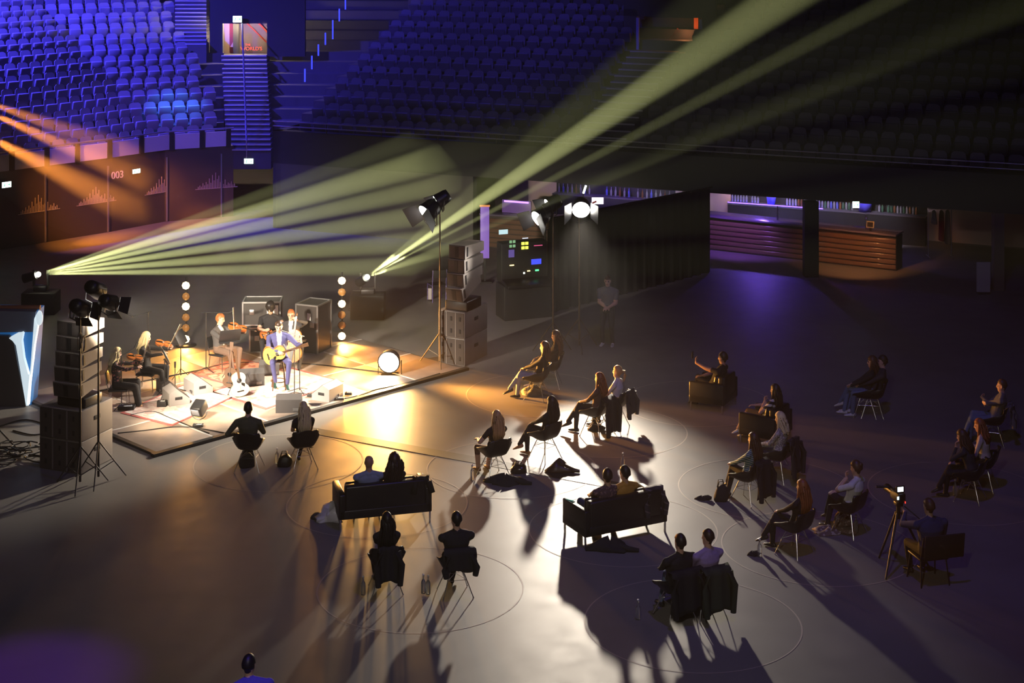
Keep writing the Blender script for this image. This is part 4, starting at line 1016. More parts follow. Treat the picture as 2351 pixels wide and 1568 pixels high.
on_seat(S2, .08, 'person with black hair and mustard shirt on the second sofa', L(top=C_YEL, bottom=C_BLACK, hairc='black', sleeve=.6), pose(lap(.50), head=(22, 0, -6)))
S3 = dict(loc=at_z(1668, 938), rz=math.radians(62)); S4 = dict(loc=at_z(1795, 1022), rz=math.radians(56))
S3['loc'] = Vector((4.75, 35.75, 0)); S4['loc'] = Vector((5.52, 33.45, 0))
sofa(S3['loc'], S3['rz'], .88, 'black leather lounge chair of the man holding up a phone'); sofa(S4['loc'], S4['rz'], .88, 'black leather lounge chair of the woman in the warm light')
r15 = on_seat(S3, 0, 'man in black in a lounge chair holding up a phone', L(top=C_BLACK, bottom=C_BLACK, hairc='dark', sleeve=.4, skin=M_SKIN2), pose(crossed('L'), head=(0, 0, 0), handR=((.02, .30, .62), (-.5, .7, 0), (0, 0, -1), .4), handL=((-.18, .34, .98), (0, .15, .95), (.2, -.9, 0), .5), elbowL=(-.5, .2, -.9)))
r16 = on_seat(S4, 0, 'dark-haired woman in a striped top and yellow-lit bare legs in a lounge chair', L(top=stripes('black_white_stripe', (0.02, 0.02, 0.02), (0.7, 0.66, 0.6), 2, 9, .55, .3), bottom=cloth('ochre_skirt', (0.38, 0.20, 0.04)), female=True, hair='long', hairc='dark', hairlen=.1, sleeve=.4, bare=.95, shoe=C_SHOEW),
    pose(crossed('R'), head=(0, 0, 0), handL=((-.10, -.05, .84), (.2, .1, .95), (0, -.9, .2), .8), handR=((.12, .26, .66), (-.4, .8, 0), (0, 0, -1), .4), elbowL=(-.5, .3, -.8)))
o = MB().rbox((0, 0, 0), (.012, .075, .15), .004).build('phone', M_SHELL, None); w = Matrix.Rotation(r15['rz'], 3, 'Z') @ Vector((-.17, .40, 1.13)); o.location = r15['loc'] + w; o.rotation_euler[2] = r15['rz'] + 1.57
tag(o, 'black phone held up by the man in the back lounge chair', 'phone')
# ---- jackets, bags and bottles
def J(k, label, m, **kw): jacket(A[k]['loc'], A[k]['rz'], label, m, **kw)
J('w5', 'black coat hanging to the floor from the red-blonde woman\'s chair', C_BLACK, back=.72, w=.50, seed=2)
J('w6', 'dark jacket hanging behind the woman in white', C_DARK, back=.50, w=.40, seed=3)
J('w9', 'long black coat over the chair of the woman in green stripes', C_BLACK, back=.66, w=.42, seed=4)
J('w10', 'dark shiny jacket on the chair of the woman in the speckled blouse', mat('shiny_dark_jacket', (0.03, 0.028, 0.03), 0.35), back=.62, w=.40, seed=5)
J('m5', 'black jacket over the chair of the dark-haired man in the foreground', C_BLACK, back=.62, w=.54, seed=6)
J('m6', 'dark green jacket over the chair of the man in lilac', cloth('dark_green', (0.03, 0.04, 0.025)), back=.66, w=.50, seed=7)
J('w2', 'black jacket slung on the right of the dark-haired woman\'s chair', C_BLACK, back=.55, w=.34, seed=8)
J('m2', 'black jacket on the chair of the man with folded arms', C_BLACK, back=.34, w=.48, seed=9)
J('m4', 'pale jacket on the chair at the far right edge', C_GREY, back=.36, w=.44, seed=10)
q = Matrix.Rotation(S2['rz'], 3, 'Z') @ Vector((.60, 0.02, 0)); jacket(S2['loc'] + q, S2['rz'], 'dark plaid jacket thrown over the right end of the second sofa', stripes('dark_plaid', (0.03, 0.028, 0.035), (0.12, 0.10, 0.11), 2, 8, .8, .4), w=.34, front=.14, back=.42, z=.79, y=.09, seed=11)
q = Matrix.Rotation(S1['rz'], 3, 'Z') @ Vector((.66, 0.02, 0)); jacket(S1['loc'] + q, S1['rz'], 'dark jacket folded over the right end of the first sofa', C_BLACK, w=.28, front=.10, back=.16, z=.79, y=.09, seed=12)
floor_bag((567, 1072), 'black backpack under the chair of the man in olive', C_BLACK, (.30, .20, .34), 3, 'backpack', rz=.4)
floor_bag((652, 1070), 'open black handbag standing between the front couple', mat('bag_leather', (0.02, 0.016, 0.012), 0.45), (.28, .20, .22), 5, 'handbag')
floor_bag((757, 1196), 'crumpled white and grey plastic bag at the left of the first sofa', mat('white_plastic_bag', (0.72, 0.70, 0.74), 0.4), (.40, .30, .30), 9, 'plastic_bag', strap=False, slump=.9)
floor_bag((727, 1190), 'small dark pouch beside the crumpled white bag', C_DARK, (.22, .16, .10), 4, 'pouch', strap=False)
heap((1285, 1080), 'brown leather jacket lying on the floor in the bright light', mat('brown_leather', (0.06, 0.028, 0.012), 0.4, var=.4, scale=9), (.55, .40, .17), 3)
heap((1160, 1108), 'black coat lying on the floor behind the wavy blonde woman', C_BLACK, (.72, .40, .13), 6)
floor_bag((1190, 1085), 'dark glossy handbag beside the black coat on the floor', mat('bag_patent', (0.025, 0.014, 0.010), 0.2), (.30, .22, .16), 8, 'handbag')
floor_bag((1655, 1150), 'black shopping bag on the floor left of the woman in green stripes', C_BLACK, (.26, .16, .30), 11, 'shopping_bag')
heap((1612, 1146), 'small black scarf on the floor beside the black shopping bag', C_BLACK, (.24, .16, .05), 12, 'scarf', 'scarf')
heap((1905, 1222), 'patterned coat spread on the floor under the person in white', spots('patterned_coat', (0.16, 0.11, 0.09), (0.40, 0.34, 0.30), 18), (.62, .34, .09), 14)
floor_bag((1935, 1205), 'patterned cloth bag under the chair of the person in white', MATS['patterned_coat'], (.30, .22, .24), 15, 'cloth_bag')
heap((1400, 1262), 'black bag and coat heaped behind the second sofa', C_BLACK, (.70, .32, .17), 17, 'coat', 'coat')
heap((1728, 1275), 'small dark purse lying beside the bottle', C_BLACK, (.16, .12, .06), 18, 'purse', 'purse')
heap((1225, 905), 'grey bag and coat under the chair of the woman in jeans', C_GREY, (.60, .34, .16), 20, 'coat', 'coat')
heap((1365, 985), 'dark bag under the chair of the red-blonde woman', C_DARK, (.32, .24, .12), 21, 'handbag', 'bag')
for px, lab in (((1084, 1103), 'clear glass bottle left of the wavy blonde woman'), ((834, 1366), 'clear bottle left of the dark-haired woman in the foreground'),
                ((972, 1362), 'left one of two clear bottles between the foreground couple'), ((983, 1364), 'right one of two clear bottles between the foreground couple'),
                ((1744, 1278), 'clear bottle in front of the strawberry-blonde woman'), ((1965, 1222), 'clear bottle under the chair of the person in white'),
                ((1465, 1422), 'clear bottle at the left of the men in the right foreground'), ((1430, 1075), 'empty bottle standing left of the jacket on the floor near the second sofa'),
                ((2193, 1138), 'bottle on the floor under the auburn woman'), ((636, 1064), 'bottle beside the open black handbag')):
    bottle(px, lab)
w = S2['loc'] + Matrix.Rotation(S2['rz'], 3, 'Z') @ Vector((-.77, .62, .645)); o = MB().rbox((0, 0, 0), (.075, .15, .01), .003).build('phone', glow('phone_screen', (.15, .5, .45), .4), None, w, .9)
tag(o, 'dimly lit phone lying on the left arm of the second sofa', 'phone')
# ---- video camera on its tripod
tp = Matrix.Rotation(op['rz'], 3, 'Z') @ Vector((-.26, .52, 0)) + op['loc']
t = thing('video_camera', 'video camera with lit screen on a tripod in front of the operator', 'camera', tp, op['rz'])
for k, a in enumerate((100, 220, 340)):
    a = math.radians(a); MB().cyl((.05 * math.cos(a), .05 * math.sin(a), .95), (.52 * math.cos(a), .52 * math.sin(a), .015), .022, .016, 8).build('tripod_leg', M_BLKMET, t)
MB().cyl((0, 0, .85), (0, 0, 1.08), .035).build('column', M_BLKMET, t)
MB().rbox((0, 0, 1.10), (.12, .14, .08), .02).build('fluid_head', M_BLKMET, t)
MB().rbox((0, .02, 1.22), (.13, .32, .16), .02).build('camera_body', M_BLKMET, t)
MB().cyl((0, .18, 1.22), (0, .42, 1.22), .055, .065, 14).build('lens', M_SHELL, t)
MB().cyl((-.22, .36, 1.27), (-.02, .30, 1.27), .02, .02, 10).build('microphone', M_SHELL, t)
o = MB().rbox((-.02, -.10, 1.37), (.15, .02, .11), .006).build('monitor', M_BLKMET, t); MB().box((-.02, -.112, 1.37), (.10, .006, .075)).build('screen', glow('monitor_screen', (.85, .95, 1.0), 3.5), o)
MB().box((-.08, -.145, 1.24), (.03, .006, .05)).build('tally_screen', glow('tally_screen', (.6, .9, 1.0), 4), t)
MB().box((.05, -.145, 1.16), (.012, .006, .03)).build('record_lamp', glow('record_lamp', (1, .03, .02), 4), t)
MB().cyl((.06, -.1, 1.08), (.16, -.5, .98), .010).build('pan_handle', M_BLKMET, t)
# ================================================================== STAGE GEAR
WARM = (1.0, 0.80, 0.55); WHITE_W = (1.0, 0.87, 0.70); AMBER = (1.0, 0.42, 0.07)
M_LAMP = glow('lamp_lens_white', (1.0, 0.95, 0.86), 40.0); M_AMBER = glow('amber_lamp', (1.0, 0.62, 0.22), 30.0); M_UNLIT = mat('unlit_amber_lens', (0.42, 0.22, 0.07), 0.25)
M_GREYCAB = mat('grey_cabinet', (0.20, 0.175, 0.16), 0.6, var=0.08, scale=6); M_GRILLE = mat('speaker_grille', (0.06, 0.05, 0.045), 0.7, bump=0.4, scale=90)
def frame(o, y, z):
    y = Vector(y).normalized(); z = Vector(z); z = (z - y * z.dot(y)).normalized(); x = y.cross(z)
    M = Matrix((x, y, z)).transposed().to_4x4(); M.translation = Vector(o); return M
def on(parent_loc, rz, v): return Vector(parent_loc) + Matrix.Rotation(rz, 3, 'Z') @ Vector(v)

def fresnel(t, pos, target, power, color, angle, r=.13, L=.34, doors=True, lens=None, blend=.5, tag_=''):
    """lamp head at pos (local to the upright stand t), aimed at a world point; its own light sits in front of the lens"""
    base = Vector(t.location); d = (Vector(target) - (base + Vector(pos))).normalized(); p = Vector(pos); M = frame(p, d, (0, 0, 1))
    e = bpy.data.objects.new('lamp_head', None)
    mb = MB(); prof = [(.02, -L * .55), (r * .8, -L * .52), (r * .95, -L * .3), (r, 0.0), (r * 1.12, L * .42), (r * 1.12, L * .47), (r * .95, L * .47)]
    Mr = M @ Matrix.Rotation(math.radians(-90), 4, 'X'); mb.lathe(prof, n=16, M=Mr); hd = mb.build('lamp_head', M_BLKMET, t)
    MB().lathe([(.001, L * .472), (r * .98, L * .472), (r * .95, L * .49), (.001, L * .52)], n=18, M=Mr).build('lens', lens or M_LAMP, hd)
    if doors:
        for k, (ax, ay) in enumerate(((1, 0), (-1, 0), (0, 1), (0, -1))[:2] if doors == 2 else ((1, 0), (-1, 0), (0, -1))):
            w = r * 1.9; c0 = M @ Vector((ax * r * 1.05, L * .48, ay * r * 1.05)); out = (M.to_3x3() @ Vector((ax * .55, .83, ay * .55))).normalized(); sd = M.to_3x3() @ Vector((ay, 0, ax))
            n_ = out.cross(sd).normalized() * .004; q = [c0 - sd * w / 2, c0 + sd * w / 2, c0 + sd * w * .62 + out * r * 1.5, c0 - sd * w * .62 + out * r * 1.5]
            MB().add([v + n_ for v in q] + [v - n_ for v in q], [(0, 1, 2, 3), (7, 6, 5, 4), (0, 4, 5, 1), (1, 5, 6, 2), (2, 6, 7, 3), (3, 7, 4, 0)]).build('barn_door', M_BLKMET, hd)
    y_ = MB(); X = M.to_3x3() @ Vector((1, 0, 0)); dn = Vector((0, 0, -1))
    y_.tube([p + X * (r + .03), p + X * (r + .035) + dn * r * 1.4, p + dn * (r * 1.9), p - X * (r + .035) + dn * r * 1.4, p - X * (r + .03)], .014, 6); y_.build('yoke', M_BLKMET, t)
    lp = base + p + d * (L * .52 + r * .8)
    if power: spot('lamp_light', lp, target, power, color, angle, blend, r * .75)
def stand(loc, label, height, spread=.55, masts=((0, 0),), mat_=None):
    t = thing('light_stand', label, 'light stand', (loc[0], loc[1], 0)); m = mat_ or M_BLKMET
    MB().cyl((0, 0, .10), (0, 0, height * .5), .024, .022, 8).build('lower_mast', m, t); MB().cyl((0, 0, height * .5), (0, 0, height), .017, .015, 8).build('upper_mast', m, t)
    for k in range(3):
        a = math.radians(35 + 120 * k); c, s_ = math.cos(a), math.sin(a)
        MB().cyl((.02 * c, .02 * s_, .75), (spread * c, spread * s_, .012), .014, .012, 7).build('leg', m, t)
        MB().cyl((.02 * c, .02 * s_, .22), (spread * .55 * c, spread * .55 * s_, .34), .009, .009, 6).build('brace', m, t)
    return t
M_MAST = mat('steel_mast', (0.22, 0.18, 0.13), 0.35, metal=0.9)
# right-hand stands
p1 = at_z(1010, 838); t = stand(p1, 'tall light stand beside the right speaker stack with two lamps aimed at the stage', 3.9, mat_=M_MAST)
fresnel(t, (-.22, -.05, 3.72), (-6.2, 36.0, .3), 5200, WHITE_W, 58, r=.23, doors=2); fresnel(t, (.06, .12, 3.95), (-6.5, 38.5, .8), 1600, WARM, 50, r=.17, doors=2)
p2 = at_z(1270, 812); t = stand(p2, 'tall light stand behind the women with two lamps aimed left at the stage', 3.62, mat_=M_MAST)
fresnel(t, (-.26, -.1, 3.40), (-4.6, 36.2, .2), 900, (1.0, .93, .82), 28, r=.21, L=.36, doors=2); fresnel(t, (0.02, .14, 3.66), (-5.6, 38.0, .5), 400, WARM, 30, r=.18, doors=2)
p3 = at_z(1330, 802); t = stand(p3, 'slim light stand with one round lamp shining at the audience', 3.58, mat_=M_MAST)
fresnel(t, (.04, 0, 3.52), (1.5, 30.5, 0), 8200, WHITE_W, 46, r=.22, L=.34, blend=1.0, doors=2)
# left-hand stands in front of the speakers
p4 = at_z(226, 1106); t = stand(p4, 'black tripod light stand in front of the left speaker stack with a glowing lamp', 3.45)
fresnel(t, (.16, .1, 3.40), (-5.0, 38.2, .5), 5600, WHITE_W, 46, r=.14); fresnel(t, (-.12, .2, 3.62), (-6.5, 37.0, .8), 0, WARM, 50, r=.15, L=.40, doors=False, lens=M_BLACK)
p5 = at_z(184, 1118); t = stand(p5, 'second black light stand left of the tripod stand with barn-door lamps', 3.42)
fresnel(t, (-.05, .12, 3.36), (-6.8, 37.2, .5), 3600, WARM, 55, r=.15, L=.38)
MB().tube([(.02 * math.cos(a), -.02 + .10 * math.cos(a * 1.0), 2.75 + .17 * math.sin(a)) for a in [i * .5 for i in range(40)]], .008, 5).build('cable_coil', M_RUBBER, t)
MB().tube([(.06 + .01 * math.cos(a), .09 * math.cos(a), 2.70 + .15 * math.sin(a * 1.03)) for a in [i * .5 for i in range(40)]], .008, 5).build('cable_coil', M_RUBBER, t)

# ---- loudspeaker stacks
def sub(loc, rz, z, w, d, h, label, grille_right=False):
    t = thing('subwoofer', label, 'loudspeaker', (loc[0], loc[1], z), rz)
    MB().rbox((0, d / 2, h / 2), (w, d, h - .004), .015).build('cabinet', M_GREYCAB, t)
    MB().box((0, -.008, h / 2), (w * .94, .016, h * .92)).build('grille', M_GRILLE, t)
    for x in (-w * .17, w * .17): MB().box((x, -.02, h / 2), (.025, .012, h * .92)).build('grille_bar', M_GREYCAB, t)
    for x in (-w * .33, 0, w * .33):
        for zz in (.27, .73): MB().rbox((x, -.02, h * zz), (.05, .014, .10), .006).build('handle', M_BLACK, t)
    MB().rbox((w / 2 + .004, d * .5, h * .6), (.012, .18, .08), .004).build('side_handle', M_BLACK, t)
    return t
def array_box(loc, rz, z, w, d, h, tilt, label):
    t = thing('line_array_speaker', label, 'loudspeaker', (loc[0], loc[1], z), rz); t.rotation_euler[0] = tilt
    prof = [(0, 0), (d * .55, .035), (d, .05), (d, h - .05), (d * .55, h - .035), (0, h)]
    mb = MB(); mb.add([(-w / 2, p[0], p[1]) for p in prof] + [(w / 2, p[0], p[1]) for p in prof], [tuple(range(5, -1, -1)), tuple(range(6, 12))] + [(i, (i + 1) % 6, 6 + (i + 1) % 6, 6 + i) for i in range(6)]); mb.build('cabinet', M_GREYCAB, t)
    MB().box((0, -.008, h / 2), (w * .95, .016, h * .88)).build('grille', M_GRILLE, t)
    for sx in (-1, 1): MB().box((sx * (w / 2 + .006), d * .12, h / 2), (.012, .05, h * .7)).build('rigging_plate', M_BLKMET, t)
    MB().box((0, -.018, h / 2), (.10, .012, h * .8)).build('horn', M_BLACK, t)
    return t
rzl = math.radians(-23); nl = at_z(187, 1090); xl = Vector((math.cos(rzl), math.sin(rzl), 0)); yl = Vector((-math.sin(rzl), math.cos(rzl), 0))
cl = nl - xl * .50
sub(cl, rzl, 0, 1.0, .98, .62, 'lower grey subwoofer of the left speaker stack'); sub(cl, rzl, .62, 1.0, .98, .60, 'upper grey subwoofer of the left speaker stack')
ca = nl - xl * .36 + yl * .12
t = thing('array_ground_frame', 'black ground frame carrying the left line array', 'frame', (ca.x, ca.y, 1.22), rzl); MB().rbox((0, .30, .10), (.66, .56, .20), .03).build('frame_body', M_BLKMET, t)
MB().cyl((-.2, .62, .05), (-.2, .62, .22), .03).build('strut', M_BLKMET, t)
for k, (tl, lab) in enumerate(((.20, 'lowest, most tilted'), (.12, 'second lowest'), (.06, 'middle'), (.02, 'second highest'), (0.0, 'topmost'))):
    array_box(ca - yl * (.10 - .025 * k), rzl, 1.44 + .29 * k, .62, .66, .285, tl * .6, lab + ' grey box of the left line array')
rzr = math.radians(-27); nr = at_z(1067, 842); xr = Vector((math.cos(rzr), math.sin(rzr), 0)); yr = Vector((-math.sin(rzr), math.cos(rzr), 0)); cr = nr - xr * .36
M_G2 = M_GREYCAB
sub(cr, rzr, 0, .72, 1.15, .65, 'lower brownish subwoofer of the right speaker stack'); sub(cr, rzr, .65, .72, 1.15, .63, 'upper brownish subwoofer of the right speaker stack')
cra = nr - xr * .22 + yr * .05
t = thing('array_ground_frame', 'dark ground frame carrying the right line array', 'frame', (cra.x, cra.y, 1.28), rzr); MB().rbox((-.05, .38, .12), (.60, .74, .24), .03).build('frame_body', M_BLKMET, t)
for k, (tl, lab) in enumerate(((.26, 'lowest, forward tilted'), (.10, 'second lowest'), (.04, 'second highest'), (0.0, 'topmost'))):
    array_box(cra - yr * (.12 - .03 * k), rzr, 1.55 + .33 * k, .44, .95, .32, tl, lab + ' box of the right line array')

# ---- amber lamp towers
def tower(px, label, ys, aim, pw, ang):
    p = at_z(*px); t = thing('lamp_tower', label, 'stage light', p)
    MB().cyl((0, .05, 0), (0, .05, at_y(px[0], ys[0][0] - 18, p.y).z), .025, .02, 8).build('pole', M_BLKMET, t); MB().lathe([(.002, 0), (.26, 0), (.26, .02), (.05, .035), (.002, .035)], n=18).build('base', M_BLKMET, t)
    for y, lit in ys:
        z = at_y(px[0], y, p.y).z; h = MB(); M = frame((0, .0, z), (0.06, -1, .04), (0, 0, 1)) @ Matrix.Rotation(math.radians(-90), 4, 'X')
        h.lathe([(.02, -.16), (.07, -.14), (.10, 0), (.105, .03), (.09, .03)], n=14, M=M); hd = h.build('lamp_head', M_BLKMET, t)
        MB().lathe([(.001, .02), (.098, .02), (.095, .035), (.001, .045)], n=8, M=M).build('lens', M_AMBER if lit else M_UNLIT, hd)
        if lit: spot('amber_light', (p.x, p.y - .08, z), (p.x + aim[0], p.y + aim[1], 0), pw, AMBER, ang, .8, .09)
tower((427, 793), 'amber lamp tower at the back left of the stage', ((655, 1), (680, 0), (703, 1), (728, 0), (752, 0), (778, 1)), (.3, -2.2), 230, 110)
tower((785, 787), 'amber lamp tower at the back right of the stage', ((644, 1), (670, 0), (697, 1), (722, 0), (746, 0), (771, 1)), (5.4, -8.5), 1150, 70)
# ---- blinding floor lamp
p = at_z(895, 862); t = thing('floor_lamp', 'blinding warm floor lamp at the right end of the stage', 'stage light', p)
MB().rbox((0, 0, .02), (.42, .30, .04), .01).build('base_plate', M_BLKMET, t)
fresnel(t, (0, 0, .36), (-3.2, 35.0, 0), 3200, (1.0, .56, .18), 104, r=.24, L=.30, doors=False, blend=1.0)
spot('floor_lamp_side', (p.x - .25, p.y - .05, .5), (-7.0, 37.5, .4), 900, (1.0, .62, .25), 110, .8, .2)
spot('floor_lamp_side', (p.x + .2, p.y - .1, .45), (4.9, 33.0, .6), 12000, AMBER, 44, .8, .2)

# ---- flight cases
def case(px, rz, dims, label, paper=None, z=0.0, off=(0, 0)):
    p = at_z(*px); w, d, h = dims; t = thing('flight_case', label, 'flight case', (p.x + off[0], p.y + off[1], z), rz); m = mat('case_panel', (0.035, 0.03, 0.028), 0.4, var=.2, scale=5)
    MB().box((0, d / 2, h / 2 + .03), (w - .02, d - .02, h - .04)).build('panel_body', m, t)
    e = .035
    for x in (-w / 2, w / 2):
        for y in (0, d): MB().box((x * .985, y if y else .008, h / 2 + .02), (e, e, h)).build('edge_profile', M_ALU, t)
    for zz in (.035, h + .01):
        for y in (0, d): MB().box((0, y if y else .008, zz), (w, e, e)).build('edge_profile', M_ALU, t)
        for x in (-w / 2, w / 2): MB().box((x * .985, d / 2, zz), (e, d, e)).build('edge_profile', M_ALU, t)
    for x in (-w * .25, w * .25): MB().rbox((x, -.012, h * .62), (.12, .015, .13), .01).build('latch', M_ALU, t)
    if paper: MB().box((w * paper[0], -.012, h * paper[1]), (w * paper[2], .006, h * paper[3])).build('paper_sheet', mat('white_paper', (.8, .78, .74), .8), t)
    return t
case((607, 812), math.radians(6), (.72, .6, .62), 'lower flight case of the stack behind the musicians', (.12, .30, .40, .55))
case((600, 812), math.radians(2), (.92, .6, .58), 'upper flight case with a sheet of paper, on the stack behind the musicians', (.30, .55, .30, .7), z=.66)
case((704, 815), math.radians(-22), (.60, .70, 1.20), 'tall flight case standing open behind the cellist', (.12, .78, .16, .14))
# ---- floor monitors
M_WEDGE = mat('dark_wedge', (0.05, 0.045, 0.045), 0.6); M_WEDGE_L = mat('light_wedge', (0.32, 0.30, 0.29), 0.55)
def wedge(px, rz, label, m, w=.55, h=.36, d=.46):
    t = thing('floor_monitor', label, 'loudspeaker', at_z(*px) + Vector((0, 0, .042)), math.radians(rz)); prof = [(-d / 2, 0), (d / 2, 0), (d / 2, h * .35), (-d * .12, h), (-d / 2, h * .78)]
    n = len(prof); MB().add([(-w / 2, a, b) for a, b in prof] + [(w / 2, a, b) for a, b in prof], [tuple(range(n - 1, -1, -1)), tuple(range(n, 2 * n))] + [(i, (i + 1) % n, n + (i + 1) % n, n + i) for i in range(n)]).build('cabinet', m, t)
    a, b = Vector((0, d / 2, h * .35)), Vector((0, -d * .12, h)); M = frame((a + b) / 2, b - a, (0, .7, .7)); mb = MB(); mb.box((0, 0, .008), (w * .92, (b - a).length * .92, .014), M=M); mb.build('grille', M_GRILLE, t)
    for sx in (-1, 1): MB().rbox((sx * (w / 2 + .003), -.02, h * .45), (.01, .16, .06), .003).build('handle', M_BLACK, t)
    MB().box((w * .28, -d / 2 - .006, h * .2), (.12, .012, .06)).build('socket_plate', M_ALU, t)
    return t
wedge((578, 885), 12, 'dark floor monitor behind the pale guitar', M_WEDGE); wedge((455, 903), -55, 'light-fronted floor monitor facing the violinist in the grey jacket', M_WEDGE_L)
wedge((404, 928), -62, 'light grey floor monitor facing the two women violinists', M_WEDGE_L); wedge((664, 945), 4, 'dark floor monitor at the front edge below the guitarist', M_WEDGE)
wedge((752, 918), 62, 'light grey floor monitor at the front right of the stage', M_WEDGE_L); wedge((618, 862), 8, 'small floor monitor behind the bar stool', M_WEDGE, .46, .34, .40)
wedge((383, 903), -60, 'dark floor monitor half hidden behind the light grey one', M_WEDGE, .42, .3, .36)
# par light on its floor bracket
p = at_z(457, 968); t = thing('par_light', 'boxy black floor spotlight on a round bracket on the front rug', 'stage light', p + Vector((0, 0, .052)))
M = frame((0, 0, .24), (.3, .8, .5), (0, 0, 1)); MB().rbox((0, 0, 0), (.26, .30, .24), .03, M=M).build('housing', M_BLKMET, t); MB().rbox((0, -.16, .02), (.18, .02, .15), .005, M=M).build('rear_panel', mat('grey_panel', (.4, .42, .48), .4), t)
MB().tube([(.17 * math.cos(a), 0, .16 + .16 * math.sin(a)) for a in [math.pi * (1 + i / 12) for i in range(13)]], .012, 6).build('bracket', M_ALU, t)
# ---- stands for music and microphones
def mic_stand(px, h, label, boom=None, tall=True, z0=.042):
    t = thing('microphone_stand', label, 'microphone stand', at_z(*px) + Vector((0, 0, z0)))
    MB().cyl((0, 0, .05), (0, 0, h), .011, .009, 7).build('pole', M_BLKMET, t)
    for k in range(3):
        a = math.radians(90 + 120 * k + px[0]); MB().cyl((0, 0, .10), (.28 * math.cos(a), .28 * math.sin(a), .008), .009, .009, 6).build('leg', M_BLKMET, t)
    tip = Vector((0, 0, h))
    if boom: tip = Vector((boom[0], boom[1], h + boom[2])); MB().cyl(Vector((0, 0, h)) - (tip - Vector((0, 0, h))) * .25, tip, .008, .008, 6).build('boom_arm', M_ALU if px[0] > 650 else M_BLKMET, t)
    d = (tip - Vector((0, 0, h - .3))).normalized(); MB().cyl(tip, tip + d * .14, .018, .024, 9).build('microphone', M_BLKMET, t)
    return t
mic_stand((688, 905), 1.28, 'microphone stand right of the guitarist with a pale boom', (-.42, .1, .08)); mic_stand((676, 915), 1.05, 'second thin microphone stand right of the guitarist', (-.2, .15, -.05))
mic_stand((473, 857), 1.38, 'tall microphone stand with a crossbar left of the violinist in grey', (.55, -.1, .02)); mic_stand((279, 940), 1.12, 'microphone stand in front of the seated violinist in the floral top', (.22, .25, .10))
mic_stand((402, 905), .55, 'short black microphone stand behind the floor monitors', None); mic_stand((340, 870), 1.50, 'microphone stand behind the blonde violinist', (-.38, .1, -.12)); mic_stand((770, 862), .0 + 1.2, 'thin microphone stand near the cellist', (-.3, -.1, .1)) if False else None
def music_stand(px, h, rz, label, sheet=True):
    t = thing('music_stand', label, 'music stand', at_z(*px) + Vector((0, 0, .042)), math.radians(rz)); MB().cyl((0, 0, .06), (0, 0, h), .012, .010, 7).build('pole', M_BLKMET, t)
    for k in range(3):
        a = math.radians(30 + 120 * k); MB().cyl((0, 0, .22), (.26 * math.cos(a), .26 * math.sin(a), .008), .008, .008, 6).build('leg', M_BLKMET, t)
    mb = MB(); mb.rbox((0, 0, h + .14), (.50, .015, .34), .005, rx=-.45); mb.build('desk', M_BLKMET, t); MB().box((0, -.035, h - .02), (.48, .05, .012), rx=-.45).build('ledge', M_BLKMET, t)
    if sheet:
        for sx in (-1, 1): MB().box((sx * .115, -.016, h + .15), (.22, .004, .31), rx=-.45).build('music_sheet', mat('music_paper', (.82, .80, .76), .8), t)
    return t
music_stand((378, 918), .82, 112, 'music stand with bright white sheets before the women violinists', True); music_stand((415, 872), .80, 80, 'black music stand under the left lamp tower', False)
music_stand((528, 866), .78, 205, 'black music stand in front of the violinist in grey', True)

# ---- instruments
M_WOOD = mat('orange_varnish', (0.50, 0.15, 0.03), 0.25, var=.25, scale=14, coat=.4); M_SPRUCE = mat('honey_spruce', (0.75, 0.46, 0.10), 0.3, var=.12, scale=10, coat=.4)
M_PALEW = mat('pale_guitar_top', (0.85, 0.74, 0.52), 0.3, coat=.4); M_EBONY = mat('ebony', (0.015, 0.012, 0.01), 0.35); M_DARKWOOD = mat('dark_wood', (0.10, 0.05, 0.025), .4)
def body_shape(L, w1, w2, w3, n=26):
    pts = []
    for i in range(n + 1):
        t = i / n
        if t < .5: w = w1 * math.sqrt(max(0, 1 - ((t - .27) / .275) ** 2)); ww = w2 * (1 if .3 < t else 0)
        else: w = w3 * math.sqrt(max(0, 1 - ((t - .76) / .245) ** 2)); ww = w2
        if .36 < t < .66: w = max(w, w2)
        pts.append((w, t * L))
    return [(w, y) for w, y in pts] + [(-w, y) for w, y in reversed(pts)]
